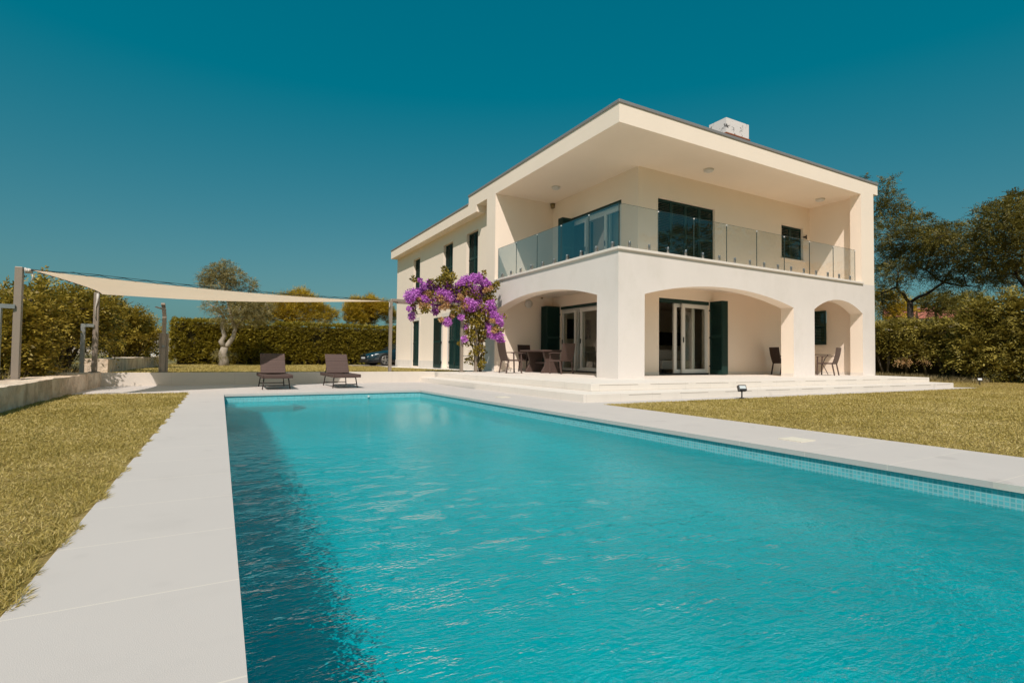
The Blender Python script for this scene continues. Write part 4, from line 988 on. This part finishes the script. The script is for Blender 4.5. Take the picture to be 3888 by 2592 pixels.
hedge('clipped_hedge', 'long flat-topped clipped green hedge closing the upper lawn behind the olive tree',
      [((hx0, hy, .55), (hx1 - hx0, 0, 0), (0, 0, hz - .55), (0, -1, 0), 1), ((hx0, hy, hz), (hx1 - hx0, 0, 0), (0, 1.4, 0), (0, 0, 1), .55), ((hx0, hy, .5), (0, 1.4, 0), (0, 0, hz - .5), (-1, 0, 0), .8),
       ((hx0, hy, .22), (hx1 - hx0, 0, 0), (0, 0, .34), (0, -1, 0), .35)],
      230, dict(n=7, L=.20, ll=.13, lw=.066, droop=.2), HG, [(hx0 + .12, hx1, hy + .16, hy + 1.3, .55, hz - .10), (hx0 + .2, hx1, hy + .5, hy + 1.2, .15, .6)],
      trunks=[([(hx0 + .25 + .75 * k, hy + .2 + .1 * (k % 3), .15), (hx0 + .27 + .75 * k, hy + .25, .9)], .04) for k in range(14)], bumps=.055)

# --- olive tree
ox, oy, oz = .15, 31.0, .22
fork = (ox + .03, oy, oz + .95)
def pxy(x, y, Y=31.0): p_ = at(700 + x / 2.6133, 950 + y / 2.6133, Y=Y); return (p_.x, p_.y, p_.z)
lim = [([(ox, oy, oz - .1), (ox + .02, oy, oz + .25), (ox - .05, oy + .02, oz + .6), fork], .26, .17),
       ([fork, pxy(365, 905), pxy(400, 850), pxy(375, 760), pxy(390, 660), pxy(330, 560)], .155, .05), ([fork, pxy(430, 940), pxy(480, 870), pxy(505, 780), pxy(470, 680), pxy(440, 560), pxy(400, 380)], .15, .04),
       ([pxy(505, 780), pxy(560, 700), pxy(660, 620)], .06, .02), ([pxy(440, 560), pxy(540, 420), pxy(640, 360)], .04, .015), ([pxy(390, 660), pxy(280, 560), pxy(220, 520)], .04, .015), ([pxy(400, 380), pxy(300, 300), pxy(240, 260)], .03, .012), ([pxy(400, 380), pxy(420, 220)], .03, .01)]
ob = []
for (x, y, rx, rz_, w) in ((320, 215, .52, .36, 1.1), (415, 190, .38, .42, 1), (250, 270, .5, .32, 1), (500, 260, .5, .36, 1.1), (350, 320, .7, .4, 1.4), (470, 350, .5, .3, .9), (215, 330, .32, .22, .5), (655, 345, .34, .34, .5), (690, 375, .16, .2, .2), (280, 555, .5, .25, .6), (350, 640, .36, .34, .5),
                       (470, 560, .5, .42, 1), (560, 560, .55, .42, 1.2), (660, 580, .6, .42, 1.3), (740, 600, .62, .45, 1.3), (620, 680, .7, .3, 1.1), (760, 680, .5, .28, .7), (430, 700, .38, .3, .6), (350, 1040, .28, .2, .25), (440, 1050, .3, .16, .25), (820, 560, .4, .3, .5)):
    ob.append((pxy(x, y, 31.0 + rng.uniform(-.5, .5)), (rx, rx * .9, rz_), w))
tree('olive_tree', (ox, oy, oz), 'old olive tree with a forked pale trunk in front of the clipped hedge', 'tree', OL, bark_o, lim, ob, 4200, dict(n=9, L=.30, ll=.105, lw=.034, droop=.35), .2)

# --- pines beyond the hedge
def pine(name, label, Y, blobs, base, group):
    bl = []
    for (x, y, rx, rz_, w) in blobs: bl.append((pxy(x, y, Y + rng.uniform(-.9, .9)), (rx, rx, rz_), w))
    c = np.mean([b[0] for b in bl], 0); rt_ = (c[0], Y, base)
    lims = [([rt_, (c[0] + .1, Y, c[2] - .8), (c[0], Y, c[2] + .3)], .16, .06)] + [(limb((c[0], Y, c[2] - 1.0 + .3 * rng.uniform()), b[0]), .06, .02) for b in bl]
    return tree(name, rt_, label, 'tree', PI, bark_d, lims, bl, 5200, dict(n=9, L=.40, ll=.20, lw=.040, droop=-.1, lift=.7), .14, group)
g_ = 'pines beyond the clipped hedge'
pine('pine_tree', 'broad golden-green pine behind the middle of the hedge', 42, [(560, 640, .7, .6, .7), (640, 560, .6, .6, .8), (740, 590, .8, .8, 1.2), (870, 590, .8, .9, 1.2), (960, 560, .7, .8, 1), (1060, 530, .8, .7, 1.2), (1160, 500, .9, .8, 1.4), (1240, 560, .8, .8, 1.3), (1100, 640, 1.0, .7, 1.3), (1340, 600, .6, .5, .8), (1410, 650, .6, .5, .7), (1480, 660, .38, .35, .4), (950, 680, 1, .5, 1), (1280, 690, 1, .5, 1), (1165, 450, .22, .3, .25)], .1, g_)
pine('pine_tree', 'smaller golden pine behind the hedge next to the villa corner', 43, [(1660, 600, .6, .7, .9), (1700, 540, .4, .5, .6), (1780, 590, .7, .8, 1.1), (1850, 545, .6, .5, .9), (1900, 600, .7, .6, 1), (1980, 570, .6, .4, .7), (1700, 690, .8, .5, .9), (1820, 690, .7, .4, .8), (2040, 660, .5, .6, .6), (1845, 490, .2, .22, .2)], .1, g_)

# --- shrubs beyond the stone wall on the left
def p5(x, y, Y): p_ = at(x / 2.4125, 950 + y / 2.4125, Y=Y); return (p_.x, p_.y, p_.z)
def shrub(label, Y, blobs, ns, mat_, group, spray, base=-.1, k=1.0):
    bl = [(p5(x, y, Y + rng.uniform(-.7, .7)), (rx * k * 1.05, rx * 1.1 * k, rz_ * k * .42), w) for (x, y, rx, rz_, w) in [(a_ + rng.uniform(-25, 25), b_ + dz_, c_, d_, e_) for (a_, b_, c_, d_, e_) in blobs for dz_ in (-22, 26)]]
    c = np.mean([b[0] for b in bl], 0); rt_ = (c[0], Y, base)
    lims = [(limb(rt_, b[0], 4, .15), .045, .010) for b in bl]
    return tree('shrub', rt_, label, 'shrub', mat_, bark, lims, bl, ns, spray, .08, group)
sp_ = dict(n=9, L=.46, ll=.14, lw=.058, droop=.25, lift=.35); g_ = 'shrubs beyond the low stone wall'
shrub('large arching golden-green shrub between the two sail posts beyond the wall', 17.5, [(330, 560, .55, .4, 1), (430, 490, .4, .35, .8), (560, 520, .5, .4, 1.1), (680, 520, .5, .4, 1.1), (790, 510, .45, .4, 1), (300, 700, .6, .4, 1.1), (450, 650, .6, .45, 1.2), (600, 640, .6, .45, 1.3), (740, 640, .6, .45, 1.3), (860, 600, .5, .45, 1.1), (400, 800, .7, .35, 1), (600, 790, .8, .3, 1.1), (760, 780, .7, .3, 1), (300, 900, .6, .35, .7), (640, 430, .2, .25, .3), (760, 430, .2, .2, .25), (500, 430, .15, .22, .2), (460, 1000, .6, .25, .5), (330, 1030, .5, .3, .6)], 2300, BU, g_, sp_)
shrub('arching shrub just right of the far sail post, reaching towards the shower', 25.0, [(980, 560, .45, .45, 1), (1060, 600, .5, .5, 1.1), (1010, 700, .55, .45, 1.2), (1150, 660, .5, .4, 1), (1240, 660, .45, .35, .8), (1130, 780, .65, .4, 1.2), (1260, 760, .5, .35, .9), (1340, 770, .3, .2, .4), (1390, 755, .22, .12, .25), (1000, 840, .6, .4, 1), (1180, 880, .6, .3, .9), (1300, 890, .45, .2, .5), (990, 470, .25, .3, .35), (900, 400, .1, .12, .1)], 2600, BU, g_, dict(sp_, L=.5, ll=.15, lw=.06), k=1.12)
shrub('shrub at the left picture edge behind the nearer sail post, with long bare-tipped shoots', 14.0, [(20, 560, .35, .35, .8), (90, 640, .4, .4, 1), (30, 760, .45, .45, 1.1), (120, 800, .45, .4, 1.1), (60, 920, .45, .4, 1), (160, 960, .4, .35, .9), (230, 480, .26, .24, .5), (310, 380, .16, .22, .22), (360, 310, .10, .12, .10), (60, 410, .18, .2, .2), (230, 1090, .4, .22, .6), (110, 1080, .4, .25, .6), (260, 620, .35, .4, .8)], 1500, BU, g_, sp_)
shrub('low yellow-green shrub by the end of the higher stone wall', 27.0, [(1120, 945, .5, .2, .8), (1210, 935, .6, .24, 1), (1310, 955, .5, .16, .7), (1400, 965, .4, .12, .4)], 420, PI, g_, dict(n=9, L=.3, ll=.1, lw=.04, droop=.2))
# dry grass beyond the wall
n_ = 5200; P = np.stack([rng.uniform(-4.6, -3.15, n_), rng.uniform(9, 20, n_), np.full(n_, .05)], 1)
D = np.stack([rng.normal(size=n_) * .35, rng.normal(size=n_) * .35, np.ones(n_)], 1)
DG = leafy('dry_grass', [(.1, (.13, .105, .04)), (.5, (.24, .19, .09)), (.9, (.36, .30, .17))], .7)
tag(quads('dry_grass', leaf_quads(P, D, rnd(n_), rng.uniform(.22, .55, n_), rng.uniform(.008, .02, n_)), DG), 'dry tufted grass growing behind the low stone wall', 'grass', kind='stuff')

# --- conifer hedge and loose conifers on the right boundary
XH = 25.0
hedge('conifer_hedge', 'dense conifer hedge with bare lower trunks beside the right end of the villa',
      [((XH, 8.9, .95), (0, 14, 0), (0, 0, 1.36), (-1, 0, 0), 1), ((XH, 8.9, 2.31), (0, 14, 0), (1.5, 0, 0), (0, 0, 1), .6), ((XH, 8.9, .95), (1.5, 0, 0), (0, 0, 1.5), (0, -1, 0), .8)],
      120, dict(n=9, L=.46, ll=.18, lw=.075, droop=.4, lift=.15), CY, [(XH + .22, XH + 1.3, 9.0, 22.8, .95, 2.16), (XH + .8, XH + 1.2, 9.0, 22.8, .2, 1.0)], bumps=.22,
      trunks=[([(XH + .05 + .12 * (k % 2), 9.25 + .55 * k + rng.uniform(-.2, .2), .1), (XH + .15, 9.4 + .55 * k, 1.3)], .045) for k in range(16)])
for k, (y, h, lab) in enumerate(((8.25, 2.75, 'loose grey-green conifer beside the end of the conifer hedge, twin trunks bare at the base'), (7.35, 3.3, 'tallest loose conifer at the right picture edge, touching the ground'), (6.2, 3.45, 'bushy conifer leaving the picture at the right edge beside the lawn'), (5.0, 3.4, 'conifer at the near end of the boundary row, mostly outside the picture'))):
    x = 24.45 - .18 * k; bl = []
    for j in range(16):
        t = j / 15; rr = (.95 - .62 * t) ; a_ = 2.4 * j; z = (.8 if k == 0 else .45) + (h - .75) * t
        bl.append(((x + .35 * rr * math.cos(a_), y + .4 * rr * math.sin(a_), z), (rr * .72, rr * .72, .30), .4 + rr))
    lims = [([(x - .08, y, .05), (x, y, h * .5), (x, y, h - .2)], .06, .02), ([(x - .1, y + .16, .05), (x, y + .1, h * .4)], .045, .02)] + [(limb((x, y, b[0][2] - .1), b[0], 3), .02, .008) for b in bl[::2]]
    tree('conifer', (x, y, .1), lab, 'conifer', CY, bark, lims, bl, 1300, dict(n=9, L=.46, ll=.18, lw=.072, droop=.4, lift=.2), .08, 'loose conifers at the right boundary')
# dead tan branch hanging out of the hedge
DB_ = empty('dead_branch', (24.6, 10.6, .9)); tag(DB_, 'dead branch with dry tan needles hanging under the conifer hedge', 'branch')
m = MB(); bp = [(24.95, 10.1, 1.18), (24.75, 10.4, 1.12), (24.6, 10.75, .98), (24.5, 11.1, .92)]; m.tube(bp, [.018, .014, .01, .006], 6); m.build('twig', bark, DB_)
P = np.array([(24.6, 10.75, .95), (24.58, 10.85, .9), (24.62, 10.6, .93), (24.55, 11.0, .86), (24.6, 10.55, .84), (24.57, 10.7, .8), (24.66, 10.15, .95), (24.66, 10.05, .9)]).repeat(6, 0) + rng.normal(size=(48, 3)) * .05
quads('dry_needles', sprays(P, np.array([[-.2, .3, -.8]]) + rng.normal(size=(48, 3)) * .5, 7, .22, .085, .035, .4), TA, DB_)

# --- acacia trees beyond the right boundary
def p7(x, y, X): p_ = at(3200 + x / 1.568, 600 + y / 1.568, X=X); return (p_.x, p_.y, p_.z)
def acacia(label, X, root_px, fork_px, blobs, ns):
    ra = p7(*root_px, X); ra = (ra[0], ra[1], .0); fk = p7(*fork_px, X)
    bl = [(p7(x, y, X + rng.uniform(-1.3, 1.3)), (rx, rx, rz_), w) for (x, y, rx, rz_, w) in blobs]
    lims = [(limb(ra, fk, 3, .06), .16, .12)]; nodes = [(np.array(fk), .085)]
    for c, r_b, w_b in sorted(bl, key=lambda t_: np.linalg.norm(np.array(t_[0]) - np.array(fk))):
        c = np.array(c); j = min(range(len(nodes)), key=lambda i: np.linalg.norm(nodes[i][0] - c) + .25 * i / len(nodes)); q_, r0 = nodes[j]
        r1 = max(.010, r0 * .62); lims.append((limb(q_, c, 4, .07, up=-.03), r0 * .85, r1)); nodes.append((c, r1))
    return tree('acacia_tree', ra, label, 'tree', RO, bark_d, lims, bl, ns, dict(n=11, L=.52, ll=.13, lw=.042, droop=.45, lift=.25), .14, 'feathery trees beyond the right boundary')
acacia('feathery-leaved tree with a dark forked trunk right next to the villa', 28.5, (440, 990), (400, 860),
       [(235, 180, .32, .4, .45), (290, 250, .5, .35, .7), (230, 310, .5, .4, .8), (340, 330, .4, .3, .6), (380, 400, .6, .4, .9), (460, 390, .5, .3, .7), (260, 440, .6, .5, 1), (360, 500, .8, .5, 1.3), (480, 480, .8, .5, 1.2), (570, 470, .6, .4, .9), (620, 430, .5, .3, .7), (650, 520, .7, .4, 1), (240, 580, .6, .5, 1), (380, 600, .9, .5, 1.3), (520, 580, .9, .5, 1.3), (680, 590, .7, .4, 1), (240, 690, .5, .4, .7), (330, 680, .7, .4, .8), (500, 670, .7, .3, .8), (640, 670, .7, .35, .8), (720, 700, .5, .25, .5), (230, 800, .5, .35, .5), (300, 130, .18, .1, .12), (760, 640, .35, .25, .4), (430, 330, .2, .1, .12), (240, 870, .5, .4, .6), (320, 770, .5, .35, .5), (600, 740, .5, .25, .4), (740, 760, .5, .25, .4), (560, 510, .7, .6, 1), (410, 560, .8, .7, 1)], 5000)
acacia('feathery-leaved tree leaving the picture at the right edge', 27.0, (1120, 960), (1110, 800),
       [(830, 330, .3, .18, .3), (900, 320, .35, .2, .4), (980, 310, .5, .35, .8), (1050, 270, .5, .4, .9), (1100, 330, .7, .5, 1.2), (790, 420, .5, .25, .5), (870, 450, .5, .35, .7), (960, 420, .7, .45, 1.1), (1060, 450, .8, .5, 1.3), (760, 500, .45, .25, .5), (850, 560, .5, .35, .7), (960, 550, .8, .45, 1.1), (1070, 580, .9, .5, 1.3), (830, 640, .35, .2, .3), (930, 680, .6, .35, .8), (1030, 690, .7, .35, 1), (880, 740, .4, .2, .4), (1160, 420, .8, .8, 1.2), (1170, 600, .8, .6, 1.1)], 3700)
def far_tree(label, X, blobs, mat_, ns, base=-1.0):
    bl = [(p7(x, y, X + rng.uniform(-1, 1)), (rx, rx, rz_), w) for (x, y, rx, rz_, w) in blobs]; c = np.mean([b[0] for b in bl], 0)
    lims = [([(c[0], c[1], base), (c[0], c[1], c[2])], .15, .06)] + [(limb((c[0], c[1], c[2] - .8), b[0], 3), .05, .015) for b in bl]
    tree('distant_tree', (c[0], c[1], base), label, 'tree', mat_, bark_d, lims, bl, ns, dict(n=8, L=.6, ll=.24, lw=.09, droop=.2, lift=.4), .14, 'distant trees beyond the right boundary')
far_tree('dark round tree behind the red cottage roof', 52, [(510, 860, 1.0, .6, 1), (570, 840, 1.0, .6, 1), (600, 890, 1.0, .7, 1), (540, 910, .9, .5, .8), (630, 870, .7, .5, .6), (480, 850, .6, .35, .4)], RO, 700)
far_tree('sunlit yellow-green tree low beside the villa corner', 46, [(240, 830, .8, .4, .8), (330, 850, .7, .4, .6), (340, 920, .9, .5, 1), (260, 910, .7, .5, .8), (370, 900, .6, .4, .5)], PI, 600)
far_tree('olive-green tree in the gap above the conifer hedge', 60, [(690, 860, 1.2, .5, 1), (740, 850, 1.0, .5, .9), (780, 840, 1.0, .6, .9), (660, 900, 1.1, .5, .9), (710, 910, 1, .4, .8)], CY, 700)
# tall tree tip showing over the roof
p_ = at(3288, 660, X=29.5); tree('acacia_tree', (29.5, p_.y, 0), 'slim treetop just showing above the right end of the roof', 'tree', RO, bark_d, [([(29.5, p_.y, 0), (29.5, p_.y, 6), (29.5, p_.y, p_.z)], .12, .01)],
     [((29.5, p_.y, p_.z - .35), (.10, .10, .3), .2), ((29.5, p_.y + .1, p_.z - .8), (.3, .3, .15), .4), ((29.5, p_.y, p_.z - 2.5), (1.0, 1.0, 1.2), 3)], 420, dict(n=9, L=.34, ll=.12, lw=.05, droop=.3), .1, 'feathery trees beyond the right boundary')

# --- bougainvillea on the pergola
BG = empty('bougainvillea', (7.6, 15.95, .3)); tag(BG, 'purple bougainvillea sprawling over the steel pergola beside the porch', 'climbing plant')
def p10(x, y, Y=15.9): p_ = at(1480 + x / 3.92, 1050 + y / 3.92, Y=Y); return np.array((p_.x, p_.y, p_.z))
pur = [(290, 290, .17, 1), (330, 270, .17, 1), (400, 260, .2, 1.2), (470, 235, .16, 1), (300, 340, .12, .6), (520, 335, .13, .7), (610, 365, .12, .6), (560, 170, .15, .8), (590, 100, .11, .6), (500, 130, .10, .4), (640, 190, .16, .9), (720, 200, .18, 1.1), (800, 220, .22, 1.3), (880, 230, .24, 1.4), (760, 270, .2, 1.2), (860, 300, .2, 1.1), (960, 260, .24, 1.4), (1020, 260, .2, 1.1), (980, 330, .18, .9), (1100, 70, .14, .8), (1170, 50, .17, 1), (1160, 100, .16, .9), (1260, 30, .17, 1), (1310, 50, .15, .8), (1330, 10, .12, .6), (1010, 130, .1, .5), (1060, 90, .1, .5), (880, 120, .14, .7), (1150, 190, .2, 1.2), (1230, 200, .22, 1.3), (1310, 230, .18, 1), (1350, 280, .14, .8), (1420, 100, .15, .8), (1400, 50, .1, .4), (1470, 130, .12, .5), (1380, 200, .12, .6), (1060, 370, .16, .9), (1000, 430, .16, .9), (1170, 400, .2, 1.2), (1250, 360, .18, 1), (1300, 340, .13, .7), (1200, 450, .18, 1), (1280, 440, .15, .8), (1250, 500, .15, .8), (1325, 490, .12, .7), (730, 410, .15, .9), (680, 440, .1, .4), (670, 530, .11, .5), (1110, 575, .12, .7), (855, 680, .15, 1), (330, 590, .12, .7), (345, 450, .08, .4), (280, 480, .07, .3), (1120, 745, .09, .4), (1110, 930, .1, .4), (1060, 610, .1, .4), (1500, 430, .18, 1.1), (1520, 500, .17, 1), (1460, 470, .12, .7), (1410, 525, .09, .5), (1545, 570, .15, .9), (1600, 620, .15, .8), (1640, 690, .13, .8), (1450, 640, .1, .5), (1460, 740, .13, .8), (1480, 850, .16, .9), (1560, 890, .11, .6), (1640, 880, .11, .6), (1650, 950, .13, .8), (1500, 790, .1, .5), (1600, 660, .1, .5), (1690, 590, .05, .15), (1480, 350, .12, .6), (1330, 400, .12, .6), (450, 60, .06, .2)]
tan = [(560, 270, .14, .8), (610, 260, .12, .7), (380, 330, .09, .5), (430, 345, .08, .4), (710, 345, .14, .7), (760, 320, .13, .6), (850, 360, .14, .7), (910, 340, .13, .7), (830, 430, .13, .7), (900, 440, .1, .5), (1110, 255, .13, .7), (1050, 310, .1, .5), (1110, 400, .12, .6), (1120, 430, .12, .6), (1070, 510, .1, .5), (1160, 510, .1, .5), (480, 440, .1, .4), (560, 440, .08, .4), (920, 590, .08, .4), (1385, 840, .07, .3), (1360, 940, .08, .3), (1560, 800, .1, .4), (1440, 660, .06, .3), (1530, 660, .08, .3), (1430, 760, .06, .2), (765, 640, .06, .25), (760, 470, .05, .2), (1500, 180, .08, .3), (1420, 200, .08, .3)]
lea = [(700, 100, .15, .8), (760, 60, .16, .9), (850, 30, .17, 1), (930, 10, .16, .8), (840, -60, .12, .6), (810, -110, .08, .4), (900, 60, .1, .5), (350, 35, .07, .3), (400, 50, .06, .2), (600, 95, .1, .5), (1100, 130, .16, .7), (1180, 140, .16, .7), (1050, 200, .16, .7), (1270, 270, .18, 1), (1160, 300, .18, .8), (1420, 170, .17, .8), (1500, 190, .17, 1), (1570, 140, .13, .7), (1590, 110, .07, .3), (1430, 280, .17, .9), (1540, 320, .08, .4), (1460, 340, .14, .7), (980, 500, .15, .7), (540, 480, .1, .5), (500, 490, .06, .3), (350, 400, .08, .3), (370, 530, .06, .3), (690, 510, .1, .5), (950, 560, .1, .5), (1230, 600, .2, 1.1), (1150, 640, .18, 1), (1180, 760, .2, 1.1), (1200, 870, .2, 1.1), (1120, 860, .12, .5), (1270, 700, .15, .7), (1350, 720, .12, .7), (1360, 800, .12, .7), (1390, 880, .1, .6), (1260, 860, .17, .8), (1190, 980, .15, .7), (1060, 990, .08, .3), (1360, 930, .1, .5), (1350, 1060, .1, .6), (1380, 1120, .1, .6), (1350, 1240, .12, .7), (1370, 1310, .12, .7), (1230, 1150, .12, .5), (1150, 1250, .07, .3), (1230, 1260, .1, .4), (1290, 1100, .1, .4), (1590, 760, .1, .5), (1650, 790, .08, .4), (1570, 830, .1, .4), (1340, 600, .16, .8), (1430, 560, .15, .7), (1400, 420, .18, .9), (900, 200, .2, .5), (640, 290, .2, .5), (1400, -20, .06, .25), (1395, -80, .035, .12), (1715, 590, .04, .12), (1340, 480, .2, .8), (1300, 560, .2, .8)]
def cloud(spec, n, ll, lw, mat_, name, depth=.28, out=.0):
    P, Dd = [], []
    for x, y, r, w in spec:
        c = p10(x, y, 15.95 + rng.uniform(-depth, depth) - (.10 if 1430 < x and y > 380 else 0) - (.55 if x > 1480 and y > 500 else 0))
        k = max(6, int(n * w)); d = rnd(k); P.append(c + d * (r * rng.uniform(.35, 1.05, k))[:, None]); Dd.append(d)
    P = np.concatenate(P); Dd = np.concatenate(Dd); N = len(P)
    return quads(name, leaf_quads(P, unit(Dd + rng.normal(size=(N, 3)) * .7 + np.array([0, 0, .1])), unit(Dd + rng.normal(size=(N, 3)) * .8), rng.uniform(.7, 1.25, N) * ll, rng.uniform(.7, 1.25, N) * lw), mat_, BG)
cloud(pur, 300, .060, .052, PU, 'blossoms'); cloud(tan, 300, .060, .046, TA, 'faded_blossoms'); cloud(lea, 120, .095, .062, BL, 'leaves')
m = MB()
bs = (7.66, 15.98, .28)
for k in range(7):
    m.tube(limb((bs[0] + rng.uniform(-.12, .12), bs[1] + rng.uniform(-.05, .05), .28), (7.35 + rng.uniform(-.3, .5), 15.95, 2.5), 6, .10), [.028, .026, .022, .02, .018, .015, .012], 7)
for (x, y) in ((300, 300), (560, 200), (800, 60), (1250, 60), (1500, 150), (1600, 640), (860, 640), (340, 560), (1640, 900), (1400, 20)):
    q_ = p10(x, y); m.tube(limb((7.35, 15.95, 2.45), q_, 6, .12, up=.08), [.016, .014, .012, .010, .008, .006, .004], 6)
m.build('stems', bark, BG)

# --- lawn blades
def blades(n, poly, zf, h, w, mat_, name, label, lean=.8, parent=None, regions=None):
    Ps = []
    for (x0, x1, y0, y1, k) in regions: Ps.append(np.stack([rng.uniform(x0, x1, k), rng.uniform(y0, y1, k)], 1))
    XY = np.concatenate(Ps)
    if poly is not None: XY = XY[poly(XY[:, 0], XY[:, 1])]
    from mathutils import noise as mn
    Zz = np.array([zf(a, b) for a, b in XY]); dist = np.hypot(XY[:, 0], XY[:, 1]); N = len(XY)
    den = np.array([mn.noise(Vector((a * 1.4, b * 1.4, 5.))) for a, b in XY])
    P = np.column_stack([XY, Zz - .004]); D = np.column_stack([rng.normal(size=N) * lean, rng.normal(size=N) * lean, np.full(N, .75)])
    ws = w * rng.uniform(.6, 1.4, N) * np.clip(dist / 6, .7, 2.0); hs = h * rng.uniform(.45, 1.25, N) * (1 + .5 * den)
    return tag(quads(name, leaf_quads(P, D, rnd(N), hs, ws), mat_), label, 'grass', kind='stuff')
GR = leafy('lawn_blades', [(.1, (.215, .165, .025)), (.4, (.405, .315, .078)), (.62, (.53, .425, .145)), (.9, (.70, .57, .28))], .6, .2, big=.8)
blades(0, lambda x, y: (x > -2.55) & (x < -.57 + .03 * np.sin(y * 9) + .02 * np.sin(y * 23)), lambda x, y: 0, .036, .0044, GR, 'grass', 'short dry yellow-green grass of the side lawn beside the pool deck', 1.15,
       regions=[(-2.55, -.53, 1.3, 4.2, 78000), (-2.55, -.53, 4.2, 8, 66000), (-2.55, -.53, 8, 12.64, 50000), (-.66, -.54, 1.3, 5, 9000), (-.68, -.54, 5, 12.6, 9000)])
blades(0, lambda x, y: ((x > 5.84 + .0209 * (7.14 - y)) & (y < 7.13)) | ((x > 21.2 - .7 * np.clip((y - 7.14) / .5, 0, 1))), rz, .036, .0048, GR, 'grass', 'short dry grass of the garden lawn on the right of the pool', .95,
       regions=[(5.85, 9, -.5, 7.16, 80000), (9, 14, -1, 7.16, 90000), (14, 24.6, 0, 7.16, 110000), (5.84, 6.1, .5, 7.16, 9000), (20.5, 25, 7.1, 12, 12000), (20.6, 25, 12, 18, 4000)])
blades(0, None, lambda x, y: uz(y), .05, .0075, GR, 'grass', 'short dry grass of the upper lawn in front of the clipped hedge', .8, regions=[(-2.45, 5.9, 15.81, 17.2, 14000), (-2.45, 7.8, 17.2, 24, 30000), (-2.45, 7.8, 24, 34, 26000)])
n_ = 2600; P = np.stack([rng.uniform(22.5, 24.9, n_), rng.uniform(7.6, 12, n_), np.zeros(n_)], 1); P[:, 2] = [rz(a, b) for a, b in P[:, :2]]
tag(quads('rough_grass', leaf_quads(P, np.stack([rng.normal(size=n_) * .5, rng.normal(size=n_) * .5, np.ones(n_)], 1), rnd(n_), rng.uniform(.08, .24, n_), rng.uniform(.01, .025, n_)), DG), 'longer rough grass along the foot of the conifer hedge', 'grass', kind='stuff')

# --- belt of trees behind the photographer, seen only in the glass
Ps, Ds = [], []
for k in range(9):
    cx, cy, hh = 29 + 4.2 * k + rng.uniform(-1, 1), -6 - 1.3 * k + rng.uniform(-1.5, 1.5), rng.uniform(9, 14)
    for j in range(7):
        p, d = blob_points((cx + rng.normal() * 1.3, cy + rng.normal() * 1.3, hh * (.3 + .1 * j)), (2.2, 2.2, 1.3), 90); Ps.append(p); Ds.append(d)
P = np.concatenate(Ps); D = np.concatenate(Ds)
tag(quads('tree_belt', sprays(P, D, 7, .9, .5, .22, .3), RO), 'belt of dark trees beyond the near end of the pool', 'trees', kind='stuff')
